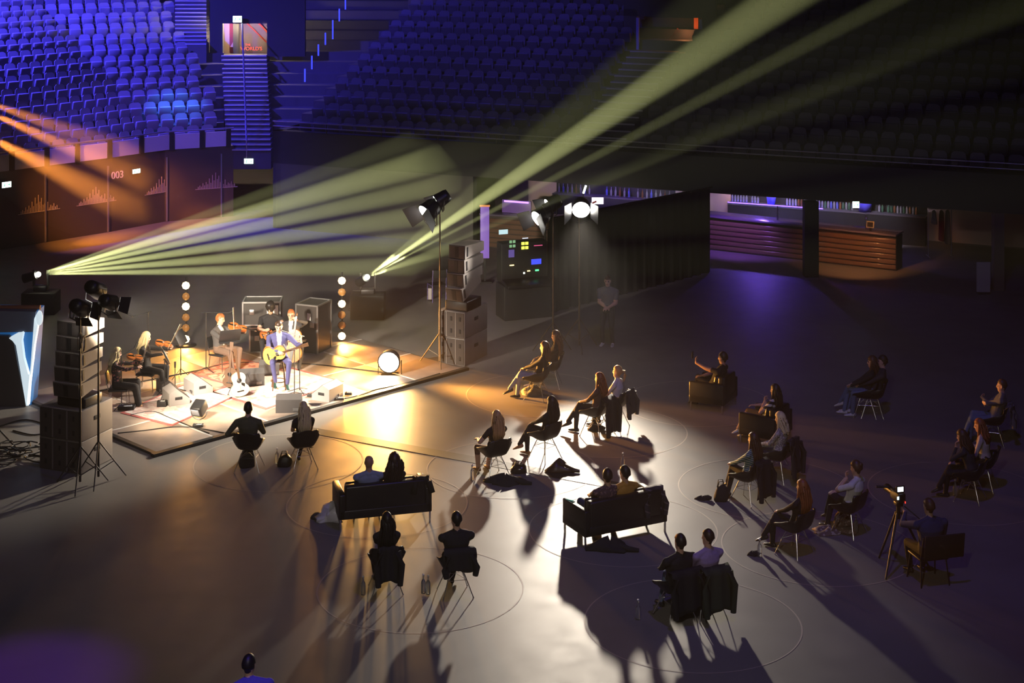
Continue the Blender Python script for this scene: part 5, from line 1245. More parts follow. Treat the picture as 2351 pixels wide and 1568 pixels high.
def strung(name, label, cat, M, L, w, depth, neck, mat_body, mat_top, guitar=False):
    t = thing(name, label, cat); t.matrix_world = M; sh = body_shape(L, *w)
    sh = [p for i, p in enumerate(sh) if i == 0 or (Vector(p) - Vector(sh[i - 1])).length > 1e-4]
    MB().prism(sh, 0, depth).build('body', mat_body, t); MB().prism([(p[0] * .97, p[1] * .985 + L * .008) for p in sh], depth, depth + .004).build('top_plate', mat_top, t)
    nw = w[0] * (.15 if guitar else .13)
    MB().box((0, L + neck / 2 - L * .12, depth + .004 + nw * .3), (nw * 1.5, neck + L * .24, nw * .7)).build('neck', M_EBONY if not guitar else M_DARKWOOD, t)
    if guitar:
        MB().lathe([(.001, 0), (w[2] * .36, 0), (w[2] * .36, .003), (.001, .003)], (0, L * .66, depth + .004), 18).build('sound_hole', M_EBONY, t)
        MB().box((0, L * .22, depth + .01), (w[0] * .75, .025, .012)).build('bridge', M_EBONY, t); MB().prism([(-.035, L + neck), (.035, L + neck), (.042, L + neck + .17), (-.042, L + neck + .17)], depth - .004, depth + .012).build('headstock', M_DARKWOOD, t)
        MB().prism([(w[2] * .25, L * .58), (w[2] * .8, L * .50), (w[2] * .7, L * .36), (w[2] * .25, L * .46)], depth + .004, depth + .006).build('pick_guard', M_EBONY, t)
    else:
        MB().box((0, L * .45, depth + w[1] * .18), (w[1] * .9, .008, w[1] * .4)).build('bridge', M_PALEW, t); MB().prism([(-w[0] * .12, L * .03), (w[0] * .12, L * .03), (w[0] * .2, L * .38), (-w[0] * .2, L * .38)], depth + .012, depth + .022).build('tailpiece', M_EBONY, t)
        MB().ball((0, L + neck + L * .06, depth), (nw * .8, L * .07, nw), 8).build('scroll', M_DARKWOOD, t)
        for sx in (-1, 1): MB().box((sx * w[1] * .62, L * .45, depth + .005), (w[1] * .07, L * .20, .003)).build('sound_hole', M_EBONY, t)
    for k in range(6 if guitar else 4): MB().cyl(((k - (2.5 if guitar else 1.5)) * nw * .22, L * .22, depth + .016), ((k - (2.5 if guitar else 1.5)) * nw * .18, L + neck, depth + nw * .7), .0012, n=4).build('string', M_ALU, t)
    return t
def bow(label, M, L=.72):
    t = thing('bow', label, 'bow'); t.matrix_world = M; MB().tube([(0, 0, 0), (0, L * .5, .006), (0, L, .012)], [.006, .0055, .0045], 6).build('stick', M_DARKWOOD, t)
    MB().box((0, L * .5, -.014), (.008, L * .94, .003)).build('hair_ribbon', M_PALEW, t); MB().box((0, .05, -.008), (.012, .06, .02)).build('frog', M_EBONY, t)
    return t
def W(r, v): return on(r['loc'], r['rz'], v)
def WM(r, o, y, z):
    R = Matrix.Rotation(r['rz'], 3, 'Z'); return frame(on(r['loc'], r['rz'], o), R @ Vector(y), R @ Vector(z))

# ================================================================== THE MUSICIANS
DECKZ = .042
def stage_chair(r, label):
    t = thing('stage_chair', label, 'chair', (r['loc'].x, r['loc'].y, DECKZ * 0), r['rz'])
    MB().rbox((0, -.02, .42), (.44, .42, .05), .018).build('seat', M_SHELL, t); MB().rbox((0, -.27, .68), (.40, .035, .26), .012, rx=.12).build('backrest', M_SHELL, t)
    for sx in (-1, 1):
        MB().cyl((.19 * sx, -.22, .42), (.19 * sx, -.30, .80), .011).build('back_post', M_CHROME, t)
        for sy in (-1, 1): MB().cyl((.19 * sx, .17 * sy - .02, .42), (.21 * sx, .21 * sy - .03, 0.0), .011).build('leg', M_CHROME, t)
    return t
def fiddler(px, label, look, face, cl, vlabel, blabel, big=1.0, bowdir=(.25, .35, .9), hipz=.53, lean=4, **kw):
    o = Vector((-.07, .13, hipz + .545)); d = Vector((-.38, .88, -.22)).normalized(); z = Vector((.35, .0, .93)); Lh = .36 * big
    nk = o + d * (Lh + .21 * big); rh = Vector((.20, .40, hipz + .38))
    r = make_person(label, look, pose(dict(hipz=hipz, lean=lean, head=(24, 8, -8), footR=(.13, .42, .085), footL=(-.15, .36, .085)), {'handL': (nk - Vector((.0, .03, .05)), (.2, .5, .8), (.9, -.3, .2), 1.0), 'elbowL': (-.3, .2, -1), 'handR': (rh, (-.5, .6, .3), (-.3, -.3, -.9), .9), 'elbowR': (.9, -.2, -.4)}, kw), head_px=px, face=face)
    stage_chair(r, cl)
    strung('violin', vlabel, 'violin', WM(r, o, d, z), Lh, (.105 * big, .056 * big, .085 * big), .04, .15 * big, M_WOOD, M_WOOD)
    bd = Vector(bowdir).normalized(); bow(blabel, WM(r, rh + Vector((-.06, .08, .03)), bd, (0, 1, 0) if abs(bd.y) < .7 else (0, 0, 1)))
    return r
SUIT = dict(top=cloth('dark_grey_jacket', (0.07, 0.065, 0.065)), shirt=C_WHITE, bottom=cloth('brown_trousers', (0.16, 0.10, 0.07)), hairc='red', hair='short', open=.8)
fiddler((508, 721), 'violinist with reddish hair in an open grey jacket and white shirt', SUIT, -118, 'black chair of the violinist in the grey jacket', 'orange viola held by the violinist in the grey jacket', 'bow of the violinist in the grey jacket', 1.25, (.20, .10, .95))
fiddler((337, 763), 'violinist with long blonde hair and hairband in a black sweater', dict(top=C_BLACK, bottom=C_BLACK, female=True, hair='long', hairc='pale', hairlen=.12, s=.98), -98, 'black chair of the blonde violinist in black', 'orange violin of the blonde violinist in black', 'bow of the blonde violinist in black', 1.05, (-.05, .45, .90))
fiddler((270, 799), 'violinist with wavy blonde hair, floral top and wide black trousers', dict(top=spots('floral_black', (0.02, 0.016, 0.02), (0.45, 0.16, 0.16), 22, .6), bottom=C_BLACK, female=True, hair='long', hairc='pale', hairlen=.22, leg=1.3, shoe=C_TAN), -84, 'black chair of the violinist in the floral top', 'violin of the woman in the floral top', 'bow of the woman in the floral top', 1.0, (-.85, .10, .55))
# guitarist
hz = .80
gt = make_person('guitarist in a blue suit and white shirt sitting on a bar stool', dict(top=cloth('violet_blue_suit', (0.055, 0.055, 0.16)), shirt=C_WHITE, bottom=MATS['cloth_violet_blue_suit'], hairc='dark', open=.7, shoe=mat('dark_green_boot', (.02, .05, .04), .3)),
    dict(hipz=hz, lean=-2, hunch=.03, head=(-8, 16, 0), footR=(.10, .34, .34), footL=(-.16, .40, .30), toeR=(.1, .9, -.35), toeL=(-.1, .9, -.35), handR=((.04, .33, hz + .20), (-.75, .35, -.45), (0, -1, .1), .6), handL=((-.47, .34, hz + .36), (.1, .1, .95), (.7, -.6, 0), 1.1), elbowR=(.9, .1, -.3), elbowL=(-.5, -.1, -.9)), head_px=(640, 739), face=-168)
strung('acoustic_guitar', 'honey yellow acoustic guitar played by the man in the blue suit', 'guitar', WM(gt, (.36, .19, hz + .06), (-.93, .06, .26), (0.05, .98, -.1)), .50, (.205, .125, .150), .10, .36, M_WOOD, M_SPRUCE, True)
t = thing('bar_stool', 'wooden bar stool with round foot ring under the guitarist', 'stool', (gt['loc'].x, gt['loc'].y, 0), gt['rz'])
MB().lathe([(.002, .68), (.17, .68), (.185, .70), (.18, .725), (.002, .73)], (0, -.05, 0), 20).build('seat', M_DARKWOOD, t)
for k in range(4):
    a = math.radians(45 + 90 * k); MB().tube([(.12 * math.cos(a), -.05 + .12 * math.sin(a), .68), (.17 * math.cos(a), -.05 + .17 * math.sin(a), .4), (.21 * math.cos(a), -.05 + .21 * math.sin(a), 0)], .014, 7).build('leg', M_DARKWOOD, t)
MB().tube([(.175 * math.cos(a), -.05 + .175 * math.sin(a), .24) for a in [i * math.pi / 10 for i in range(20)]], .011, 6, closed=True).build('foot_ring', M_DARKWOOD, t)
# cellist and the man behind
ce_ = make_person('cellist with short fair hair in a dark jacket and white shirt', dict(top=C_DARK, shirt=C_WHITE, bottom=C_BLACK, hairc='red', hair='crop', open=.55),
    pose(dict(head=(0, 6, 0), lean=2, footR=(.27, .42, .085), footL=(-.27, .42, .085), kneeR=(.5, .5, 1), kneeL=(-.5, .5, 1)), {'handL': ((-.20, .28, 1.16), (.7, .2, .6), (.4, -.8, -.2), .9), 'handR': ((.24, .44, .72), (-.6, .6, -.3), (-.3, -.3, -.9), .8), 'elbowL': (-.9, .1, .1)}), head_px=(668, 711), face=178)
stage_chair(ce_, 'black chair of the cellist')
strung('cello', 'orange cello standing between the knees of the fair-haired man', 'cello', WM(ce_, (-.10, .46, .22), (-.10, -.20, .97), (.05, .97, .2)), .76, (.22, .12, .17), .13, .30, M_WOOD, M_WOOD)
bow('bow of the cellist', WM(ce_, (.24, .53, .70), (-.95, .1, .1), (0, 0, 1)))
hm_ = make_person('musician with a mop of black hair all in black behind the guitarist', dict(top=C_BLACK, bottom=C_BLACK, hairc='black', hair='puffy', sleeve=.5),
    pose(dict(head=(-14, 10, 0), lean=0, footR=(.16, .40, .085), footL=(-.14, .44, .085)), {'handR': ((.14, .36, .78), (-.6, .5, .2), (0, -1, 0), .8), 'handL': ((-.30, .36, .90), (.1, .2, .9), (.8, -.5, 0), 1.0)}), head_px=(620, 697), face=-172)
stage_chair(hm_, 'black chair of the black-haired musician')
strung('mandolin', 'small dark stringed instrument held by the black-haired musician', 'mandolin', WM(hm_, (.24, .24, .62), (-.90, .08, .36), (0.05, .98, -.1)), .32, (.13, .08, .10), .06, .26, M_DARKWOOD, M_WOOD, True)
# pale guitar waiting on its stand
p = at_z(552, 915) + Vector((0, 0, .06)); t_ = strung('acoustic_guitar', 'pale acoustic guitar leaning on a stand at the front of the stage', 'guitar', frame(p, (-.16, .12, .98), (.35, -.92, .1)), .52, (.205, .13, .155), .10, .36, M_PALEW, M_PALEW, True)
t = thing('guitar_stand', 'folding stand holding the pale guitar', 'stand', at_z(546, 908) + Vector((0, 0, .042)))
for sx in (-1, 1): MB().cyl((0, .12, .55), (sx * .20, -.14, .01), .010).build('leg', M_BLKMET, t); MB().cyl((sx * .1, -.02, .28), (sx * .11, -.16, .26), .012).build('cradle_arm', M_BLKMET, t)
MB().cyl((0, .12, .55), (-.02, .32, .01), .010).build('leg', M_BLKMET, t)
p = at_z(527, 900); t = strung('electric_bass', 'dark second guitar on a stand behind the pale guitar', 'guitar', frame(p + Vector((0, 0, .12)), (.05, .12, .98), (-.2, -.95, .1)), .42, (.16, .11, .13), .05, .40, M_DARKWOOD, M_DARKWOOD, True)
# pedals and cables
for px, lab, dims in (((291, 944), 'pedal board with a white panel at the foot of the floral violinist', (.36, .20, .07)), ((372, 938), 'small dark stage box beside the light grey monitor', (.20, .16, .12)), ((800, 912), 'small stage box at the right monitor', (.16, .10, .06)), ((720, 915), 'cable connector box in front of the microphone stand', (.28, .12, .05)), ((455, 985), 'white plug box at the front rug', (.22, .12, .05)), ((780, 922), 'flat pedal behind the right monitor', (.20, .12, .04))):
    t = thing('stage_box', lab, 'stage box', at_z(*px) + Vector((0, 0, .055))); MB().rbox((0, 0, dims[2] / 2), dims, .008).build('housing', M_BLKMET, t)
    for k in range(3): MB().cyl(((k - 1) * dims[0] * .28, 0, dims[2]), ((k - 1) * dims[0] * .28, 0, dims[2] + .015), .012, n=8).build('knob', M_ALU, t)
    MB().box((dims[0] * .1, -dims[1] * .2, dims[2] + .002), (dims[0] * .5, dims[1] * .3, .004)).build('panel', mat('pale_panel', (.6, .62, .62), .5), t)
def cable(pts, label, r=.012, z=.05, m=None):
    P = [at_z(x, y) for x, y in pts]; c = P[0]; out = []
    for i in range(len(P) - 1):
        for k in range(6): 
            t = k / 6; a, b = P[i], P[i + 1]; p0 = P[i - 1] if i else a; p3 = P[i + 2] if i + 2 < len(P) else b
            q = .5 * ((2 * a) + (b - p0) * t + (2 * p0 - 5 * a + 4 * b - p3) * t * t + (3 * a - p0 - 3 * b + p3) * t ** 3); out.append(q - c + Vector((0, 0, z)))
    out.append(P[-1] - c + Vector((0, 0, z))); tag(MB().tube(out, r, 6).build('cable', m or M_RUBBER, None, c), label, 'cable')
cable(((215, 905), (330, 880), (450, 856), (540, 838), (700, 840), (800, 850), (900, 862)), 'long black cable running along the back of the stage', .014)
cable(((820, 915), (860, 900), (930, 885), (1010, 862)), 'cable along the front right edge of the stage')
cable(((300, 958), (350, 950), (390, 965), (440, 985), (480, 1000)), 'thin cable crossing the front rug')
cable(((270, 1000), (330, 994), (420, 985), (520, 1000)), 'cable at the front left of the stage boards')
cable(((100, 905), (140, 890), (190, 905), (230, 930)), 'orange-lit cable beside the letter sculpture', .016, .016); cable(((0, 980), (60, 965), (120, 985), (80, 1000), (30, 990)), 'loose cable loop on the floor left of the speakers', .014, .016)
cable(((690, 905), (730, 918), (790, 920), (850, 905)), 'cable in front of the microphone stands', .010)
random.seed(21); mb = MB()
for k in range(16):
    cx, cy = random.uniform(-.5, .5), random.uniform(-.3, .3); r = random.uniform(.18, .42); ph = random.uniform(0, 6)
    mb.tube([(cx + r * math.cos(a + ph), cy + r * .7 * math.sin(a + ph), .02 + .014 * k + .02 * math.sin(a * 3)) for a in [i * .45 for i in range(random.randint(9, 15))]], .013, 5)
tag(mb.build('cable_heap', mat('shiny_black_cable', (.02, .02, .02), .25), None, at_z(48, 1052)), 'tangled heap of shiny black cables left of the left speaker stack', 'cables', kind='stuff')
t = thing('steel_bar', 'loose steel bar leaning on the cable heap at the left edge', 'bar', at_z(10, 1030)); MB().cyl((-.15, .2, .30), (.45, -.35, .02), .02).build('tube', M_ALU, t)

# ---- letter sculpture at the left edge
LY = 36.0
t = thing('letter_sculpture', 'large dark, white and blue letter sculpture cut by the left picture edge', 'sculpture', (at_y(30, 930, LY).x, LY, 0))
def pxpoly(name, pts, dy, th, m):
    P = [at_y(x, y, LY) for x, y in pts]; b = t.location; n = len(P)
    V = [(p.x - b.x, dy, max(0, p.z)) for p in P] + [(p.x - b.x, dy + th, max(0, p.z)) for p in P]
    return MB().add(V, [tuple(range(n)), tuple(range(2 * n - 1, n - 1, -1))] + [(i, n + i, n + (i + 1) % n, (i + 1) % n) for i in range(n)]).build(name, m, t)
M_LWHITE = mat('white_panel_added_glow', (.80, .84, .88), .35, emit=(.75, .92, 1.0), estr=.75); M_LBLUE = mat('blue_panel_added_glow', (.03, .16, .42), .4, emit=(.02, .16, .45), estr=.35); M_LDARK = mat('charcoal_panel', (.05, .05, .052), .5)  # emission stands in for light falling on the letter from the front
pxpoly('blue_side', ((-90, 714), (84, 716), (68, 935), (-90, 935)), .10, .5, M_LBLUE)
pxpoly('dark_panel', ((-90, 768), (20, 771), (32, 785), (40, 830), (61, 932), (-90, 936)), -.02, .12, M_LDARK)
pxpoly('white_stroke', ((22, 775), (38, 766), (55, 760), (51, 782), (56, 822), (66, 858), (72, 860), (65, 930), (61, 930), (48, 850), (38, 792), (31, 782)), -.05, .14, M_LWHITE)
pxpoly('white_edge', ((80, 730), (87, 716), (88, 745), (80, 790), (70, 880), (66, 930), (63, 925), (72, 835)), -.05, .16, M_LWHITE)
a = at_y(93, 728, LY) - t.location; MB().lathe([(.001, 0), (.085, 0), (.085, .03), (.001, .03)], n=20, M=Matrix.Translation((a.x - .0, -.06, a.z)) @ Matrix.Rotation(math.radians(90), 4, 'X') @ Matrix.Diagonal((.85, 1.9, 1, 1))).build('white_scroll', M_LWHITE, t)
pxpoly('grey_band', ((-90, 712), (82, 716), (76, 762), (-90, 764)), -.0, .3, mat('grey_blue_band', (.12, .15, .22), .5))
b = at_y(84, 713, LY) - t.location; MB().cyl((-1.9, .28, b.z), (b.x, .28, b.z), .055, n=12).build('top_roll', mat('orange_brown_roll', (.30, .12, .06), .5), t)
# ================================================================== BACKGROUND
# black drape
da, db = Vector((.96, 44.1)), Vector((5.93, 49.06)); dd = (db - da).normalized(); Ld = (db - da).length
t = thing('black_drape', 'tall black drape hung as a screen behind the standing man', 'drape', (da.x, da.y, 0), math.atan2(dd.y, dd.x)); n = 120; V = []; F = []
for i in range(n + 1):
    x = Ld * i / n; y = .05 * math.sin(i * .9) + .02 * math.sin(i * 2.3)
    V += [(x, y, .02), (x, y, 2.52), (x, y + .02, .02), (x, y + .02, 2.52)]
for i in range(n):
    a = i * 4; F += [(a, a + 4, a + 5, a + 1), (a + 2, a + 3, a + 7, a + 6), (a + 1, a + 5, a + 7, a + 3)]
MB().add(V, F, 0, True).build('curtain', mat('black_molton', (.012, .012, .010), .95), t); MB().cyl((-.05, 0, 2.54), (Ld + .05, 0, 2.54), .025).build('rod', M_BLKMET, t)
for x in (0, Ld * .5, Ld): MB().cyl((x, .10, 0), (x, .10, 2.54), .025).build('upright', M_BLKMET, t)
# columns
for k, (x0, x1, yb, lab) in enumerate(((1848, 1880, 637, 'black square column in front of the bar'), (2283, 2306, 668, 'pale square column at the far right'))):
    p = at_z((x0 + x1) / 2, yb); w = (x1 - x0) * p.y / FPX
    tag(MB().box((0, w / 2, 1.1), (w, w, 2.2)).build('column', M_BLACK if k == 0 else mat('pale_column', (.16, .12, .09), .7), None, p), kind='structure', label=lab)
p = at_z(813, 590); tag(MB().box((0, .2, .8), (.3, .3, 1.9)).build('column', mat('grey_column', (.12, .12, .12), .7), None, (p.x, 55.2, .15)), kind='structure', label='grey pillar at the wall behind the stage')
# white boards
def board(x0, x1, y0, y1, label, m, name='white_board'):
    p = at_z((x0 + x1) / 2, y1); w = (x1 - x0) * p.y / FPX; h = (y1 - y0) * p.y / FPX; t = thing(name, label, 'board', p)
    MB().box((0, 0, h / 2 + .02), (w, .04, h - .03)).build('panel', m, t); MB().box((0, 0, .012), (w * .9, .3, .024)).build('foot', M_BLKMET, t)
board(2242, 2273, 602, 673, 'white free-standing board by the pale column at the far right', mat('dim_white_board', (.42, .38, .38), .6))
board(983, 991, 662, 690, 'small white board left of the right speaker stack', MATS['dim_white_board'])
# bar counter
q0, q1 = at_z(1560, 566), at_z(2056, 623); bd = (q1 - q0).normalized(); Lb = (q1 - q0).length; ang = math.atan2(bd.y, bd.x)
def bar(loc, rz, Lb, label, front, h=1.07):
    t = thing('bar_counter', label, 'bar counter', loc, rz)
    MB().box((Lb / 2, .38, h / 2 - .03), (Lb, .6, h - .06)).build('body', mat('bar_core', (.05, .035, .03), .5), t); MB().rbox((Lb / 2, .34, h), (Lb + .06, .80, .06), .01).build('counter_top', mat('bar_top', (.14, .12, .16), .22), t)
    for k in range(6): MB().rbox((Lb / 2, .06, .10 + k * .155), (Lb, .05, .135), .02).build('front_slat', front, t)
    return t
M_SLAT = mat('varnished_bar_slat', (.16, .09, .06), .16, coat=.5)
bar(q0, ang, Lb, 'long wooden slatted bar counter under the right stand', M_SLAT)
p0 = at_z(1090, 560); bar(Vector((-1.0, 52.65, 0)), hR, 4.4, 'violet lit bar counter behind the control desk', M_SLAT)
# shelf behind the bar, bottles and kit
def shelf_unit(a, b, label, z=1.0):
    d = (b - a); L = d.length; t = thing('back_bar', label, 'shelf', (a.x, a.y, 0), math.atan2(d.y, d.x)); MB().box((L / 2, .2, .45), (L, .4, .9)).build('cabinet', M_BLACK, t); MB().box((L / 2, .2, .93), (L, .44, .05)).build('shelf_board', mat('bar_shelf', (.10, .09, .12), .3), t)
    MB().box((L / 2, .43, 1.10), (L, .03, .34)).build('back_panel', M_BLACK, t); return t
s0, s1 = Vector((b0 + dirR * 14.4 + nrmR * 5.3).to_3d()), Vector((b0 + dirR * 20.9 + nrmR * 5.3).to_3d()); shelf_unit(s0, s1, 'dark back-bar shelf behind the long counter')
M_BOT = [mat('bar_bottle_clear', (.50, .52, .58), .12, metal=.6), mat('bar_bottle_green', (.05, .12, .07), .1), mat('bar_bottle_brown', (.16, .07, .03), .1), mat('bar_bottle_blue', (.10, .12, .5), .1)]
BB = [MB().lathe([(.002, 0), (.036, 0), (.038, .03), (.038, .17), (.015, .23), (.013, .30), (.016, .305), (.002, .31)], n=10).mesh('bar_bottle', m) for m in M_BOT]
sd = (s1 - s0).normalized(); random.seed(5); na = 0
def bar_bottle(p, me, lab, grp):
    o = bpy.data.objects.new('bar_bottle', me); COL.objects.link(o); o.location = p; tag(o, lab, 'bottle', grp)
for k in range(64):
    s_ = .1 + k * .098
    if 1.05 < s_ < 1.9 or 4.15 < s_ < 4.95 or random.random() < .15: continue
    p = s0 + sd * s_ + nrmR.to_3d() * .25; bar_bottle((p.x, p.y, .957), BB[0 if s_ < 1.05 else random.choice((0, 0, 1, 2, 0, 3))], 'bottle in the row on the back-bar shelf behind the long counter', 'bottles behind the bar')
for s_, w, lab in ((1.45, .34, 'blue bucket on the back-bar shelf'), (4.55, .55, 'big blue tub on the back-bar shelf right of the black column')):
    p = s0 + sd * s_ + nrmR.to_3d() * .16; tag(MB().lathe([(.002, 0), (w * .36, 0), (w * .5, w * .95), (w * .46, w * .95), (w * .33, .03), (.002, .03)], n=16).build('tub', mat('blue_plastic', (.10, .09, .75), .5), None, (p.x, p.y, .957)), lab, 'tub')
for s_ in (3.15, 6.0, 8.45):
    p = q0 + bd * min(s_, Lb - .3) + Vector((-bd.y, bd.x, 0)) * .45; t = thing('beer_tap', {3.15: 'slim steel tap on the counter near the black drape', 6.0: 'steel tap in the middle of the long counter', 8.45: 'steel tap near the right end of the counter'}[s_], 'tap', (p.x, p.y, 1.1)) if s_ < Lb else None
    if t is None: continue
    MB().cyl((0, 0, 0), (0, 0, .42), .028, .024, 10).build('column', M_CHROME, t); MB().cyl((0, 0, .34), (0, -.12, .30), .014, .012, 8).build('spout', M_CHROME, t)
p = at_y(2000, 533, 49.6); t = thing('till_screen', 'small till screen with a pale rim on the right end of the counter', 'screen', (p.x, p.y + .12, 1.1), ang)
MB().rbox((0, 0, .20), (.24, .02, .20), .012, rx=-.2).build('rim', mat('till_rim', (.5, .38, .22), .5), t); MB().box((0, -.012, .20), (.18, .012, .14), rx=-.2).build('screen', M_BLACK, t); MB().box((0, .03, .05), (.06, .05, .1)).build('foot', M_BLKMET, t)
exit_sign(1965, 470, 47.0, .20, .20, 'lit exit sign hanging in front of the bar')
# bar lighting: strips under the shelf and lamps of the bar itself
t = thing('led_strip', 'blue-violet light strip under the bar shelf', 'light strip', (s0.x, s0.y, .97), math.atan2(sd.y, sd.x)); MB().box((1.6, .03, 0), (3.2, .02, .02)).build('strip', glow('violet_led_strip', (.12, .06, 1.0), 9.0), t)
p = s0 + sd * 1.2 + nrmR.to_3d() * -.6; spot('bar_lamp', (p.x, p.y, 2.45), (p.x + .2, p.y - 1.0, .8), 400, (.2, .1, 1.0), 120, .9, .1)
p = s0 + sd * .2; spot('bar_lamp', (p.x - .3, p.y + .2, 2.5), (p.x + 1.6, p.y + 1.3, 1.7), 600, (1.0, .70, .66), 120, .9, .1)
p = q1 - bd * 1.3 + Vector((-.6, -2.6, 2.3)); spot('bar_lamp', p, q1 - bd * 1.2 + Vector((0, 0, .3)), 260, (1.0, .40, .12), 70, .9, .08)
p = q0 + bd * .8 + Vector((.3, -1.9, 2.3)); spot('bar_lamp', p, q0 + bd * 2.0 + Vector((0, 0, .9)), 300, (.35, .12, 1.0), 90, .9, .08)
for s_, c_ in ((.9, (.7, .6, 1.0)), (2.6, (.8, .7, 1.0)), (4.6, (.9, .8, 1.0))):
    p = s0 + sd * s_ - nrmR.to_3d() * 1.3; q = s0 + sd * s_ + nrmR.to_3d() * .33; spot('bar_lamp', (p.x, p.y, 2.35), (q.x, q.y, 1.1), 200, c_, 90, .8, .05)
# left bar kit seen over the drape
s2, s3 = Vector((b0 + dirR * 8.3 + nrmR * 4.8).to_3d()), Vector((b0 + dirR * 12.6 + nrmR * 4.8).to_3d()); shelf_unit(s2, s3, 'back-bar shelf behind the violet lit counter')
sd2 = (s3 - s2).normalized()
for k in range(26):
    if k in (8, 9, 10, 17): continue
    p = s2 + sd2 * (.15 + k * .16) + nrmR.to_3d() * .25; bar_bottle((p.x, p.y, .957), BB[(0, 3, 0, 0, 2)[k % 5]], 'bottle in the row on the shelf behind the violet lit counter', 'bottles on the left back bar')
p = s2 + sd2 * 2.0; spot('bar_lamp', (p.x - .5, p.y - 1.6, 2.5), (p.x + .3, p.y, 1.3), 300, (.30, .14, 1.0), 120, .9, .1); spot('bar_lamp', (p.x + 1.6, p.y - .8, 2.45), (p.x + 1.9, p.y, 1.4), 120, (.9, .9, 1.0), 80, .9, .1)
t = thing('display_box', 'violet lit panel with a bright edge on the left bar', 'panel', (.15, 52.55, 1.315), hR); MB().rbox((0, 0, 0), (1.0, .05, .42), .01).build('panel', mat('violet_panel', (.22, .12, .5), .4), t); MB().box((0, -.03, .16), (.84, .02, .05)).build('light_edge', glow('violet_tube', (.55, .25, 1.0), 2.2), t)
t = thing('light_tube', 'short white light tube leaning above the left bar', 'light', at_y(1343, 435, 50.5)); MB().cyl((.03, 0, .12), (-.05, 0, -.12), .03).build('tube', glow('white_tube', (.9, .95, 1.0), 6), t); MB().cyl((-.05, 0, -.12), (-.05, 0, -2.25), .02).build('holder', M_BLKMET, t)
t = thing('lit_menu_board', 'white lit menu board on the left bar', 'sign', at_y(1372, 461, 50.6)); MB().box((0, 0, 0), (.36, .04, .2)).build('panel', glow('menu_white', (.95, .85, 1.0), 1.6), t); MB().cyl((0, .03, -.1), (0, .03, -1.86), .02).build('post', M_BLKMET, t); MB().box((-.1, -.022, -.04), (.14, .006, .05), ry=-.4).build('red_picture', mat('menu_red', (.7, .12, .08), .6), t)
t = thing('purple_pillar_screen', 'upright violet poster screen left of the control desk', 'screen', at_z(1113, 648)); MB().rbox((0, 0, 1.45), (.26, .06, 1.5), .01).build('panel', mat('violet_poster', (.25, .16, .5), .5, emit=(.22, .10, .7), estr=.35), t); MB().box((0, 0, .35), (.05, .05, .7)).build('post', M_BLKMET, t); MB().box((0, 0, .02), (.4, .3, .04)).build('foot', M_BLKMET, t); MB().box((0, -.02, 2.22), (.30, .08, .04)).build('orange_top', glow('orange_strip', (1, .35, .1), .8), t)  # violet poster panel is no lamp, its glow is added to look lit
# control desk with lit displays
cd = Vector((.42, 43.6, 0)); t = thing('control_desk', 'dark control desk with racks of coloured lamps and small displays', 'control desk', cd, .35)
MB().rbox((0, .3, .45), (1.35, .7, .9), .02).build('rack_case', M_BLACK, t); MB().rbox((0, .45, 1.45), (1.3, .4, 1.05), .02).build('upper_rack', M_BLACK, t); MB().rbox((0, .05, .95), (1.3, .6, .10), .02, rx=.15).build('mixing_console', M_BLKMET, t)
def disp(x, y, w, h, col, s, name):
    p = at_y(x, y, cd.y + .1); q = Matrix.Rotation(-.35, 3, 'Z') @ (p - cd); MB().box((q.x, .235 if q.z > .98 else -.06, q.z), (w, .014, h)).build(name, glow('desk_%s_%d' % (name, int(s * 10 + col[0] * 100 + col[1] * 1000)), col, s), t)
for (x, y) in ((1172, 555), (1181, 555), (1172, 565), (1181, 565)): disp(x, y, .07, .07, (.25, .5, .25), .9, 'meter')
for (x, y) in ((1204, 561), (1214, 561), (1204, 571), (1214, 571)): disp(x, y, .085, .075, (.85, .9, .08), 2.2, 'yellow_button')
disp(1153, 531, .25, .12, (.6, .85, .9), 1.0, 'display'); disp(1210, 549, .16, .02, (.7, .8, 1), 1.5, 'label_strip'); disp(1174, 582, .16, .2, (.3, .2, .8), .35, 'tablet')
disp(1239, 605, .28, .14, (.05, .08, 1.0), 1.2, 'blue_display'); disp(1244, 568, .24, .02, (.9, .12, .3), .8, 'red_strip'); disp(1175, 609, .12, .025, (1, .75, .3), 3, 'lamp_row'); disp(1219, 625, .08, .025, (.5, .8, 1), 3, 'lamp_row'); disp(1241, 625, .10, .04, (.1, .9, .3), 2.2, 'green_lamp'); disp(1207, 629, .05, .05, (1, 1, .9), 1.2, 'white_lamp')
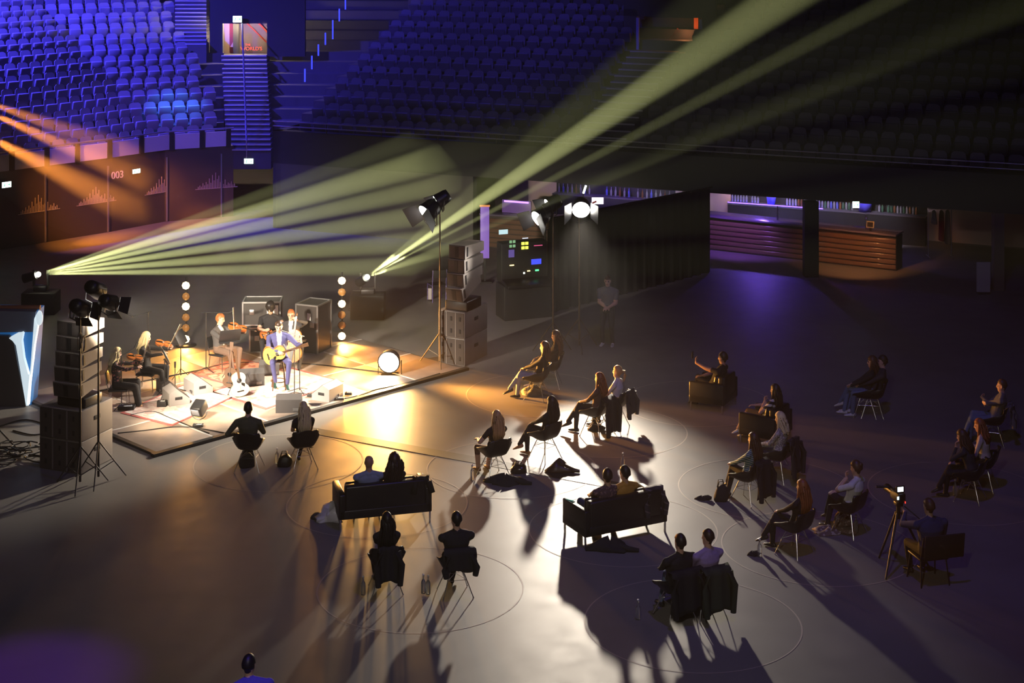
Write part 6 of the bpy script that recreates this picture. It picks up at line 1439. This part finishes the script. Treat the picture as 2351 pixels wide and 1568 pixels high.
# a chair and a cart in the dim area behind the stage
p = at_z(1003, 690); t = thing('metal_chair', 'violet-edged metal chair left of the right speaker stack', 'chair', p, .4)
for sx in (-1, 1):
    MB().tube([(.2 * sx, .2, 0), (.2 * sx, .2, .45), (.2 * sx, -.2, .45), (.2 * sx, -.24, .9)], .014, 6).build('side_frame', mat('violet_steel', (.30, .25, .6), .35, metal=.6), t); MB().cyl((.2 * sx, -.2, .45), (.2 * sx, -.2, 0), .014).build('leg', MATS['violet_steel'], t)
MB().rbox((0, 0, .46), (.40, .42, .03), .01).build('seat', M_BLACK, t); MB().rbox((0, -.23, .78), (.40, .03, .22), .01).build('backrest', M_BLACK, t)
p = at_z(828, 722); t = thing('equipment_cart', 'grey equipment cart with a white tag behind the right lamp tower', 'cart', p, -.1)
MB().rbox((0, 0, .18), (.55, .5, .06), .01).build('deck', M_BLKMET, t); MB().rbox((0, 0, .32), (.5, .45, .24), .02).build('load', mat('dim_grey_case', (.10, .10, .10), .6), t); MB().tube([(-.25, .22, .2), (-.25, .22, .58), (.25, .22, .58), (.25, .22, .2)], .014, 6).build('push_handle', M_ALU, t)
MB().box((-.05, -.235, .12), (.14, .012, .06)).build('tag', mat('white_tag', (.8, .8, .8), .6), t)
for sx in (-1, 1):
    for sy in (-1, 1): MB().lathe([(.002, -.02), (.07, -.02), (.07, .02), (.002, .02)], n=12, M=Matrix.Translation((sx * .2, sy * .18, .075)) @ Matrix.Rotation(math.pi / 2, 4, 'Y')).build('wheel', M_RUBBER, t)
# clothes rail in the dark at the right
p = at_z(2158, 590); t = thing('clothes_rail', 'clothes rail standing in the dark right of the bar', 'clothes rail', p)
for sx in (-1, 1): MB().cyl((.36 * sx, 0, .02), (.36 * sx, 0, 1.5), .015).build('upright', M_ALU, t); MB().cyl((.36 * sx, -.25, .02), (.36 * sx, .25, .02), .015).build('foot', M_ALU, t)
MB().cyl((-.38, 0, 1.5), (.38, 0, 1.5), .015).build('rail', M_ALU, t)
for dx, c, h, lab in ((-.18, (.35, .33, .36), .42, 'short pale garment on the clothes rail'), (.05, (.28, .02, .02), .95, 'dark red coat on the clothes rail'), (.24, (.36, .30, .27), 1.05, 'long beige coat on the clothes rail')):
    R = [[Vector((rx * math.cos(a) , ry * math.sin(a), z)) for a in [2 * math.pi * j / 12 for j in range(12)]] for rx, ry, z in ((.02, .02, 0), (.05, .16, -.06), (.06, .20, -.25), (.07, .19, -h * .6), (.08, .22, -h))]
    o = MB().loft(R).build('hanging_coat', mat('coat_' + lab[:9], c, .85), None, p + Vector((dx, 0, 1.47))); MB().tube([(0, 0, 0), (0, 0, .03), (0, .02, .05)], .005, 5).build('hook', M_ALU, o); tag(o, lab, 'coat')

finish_people()
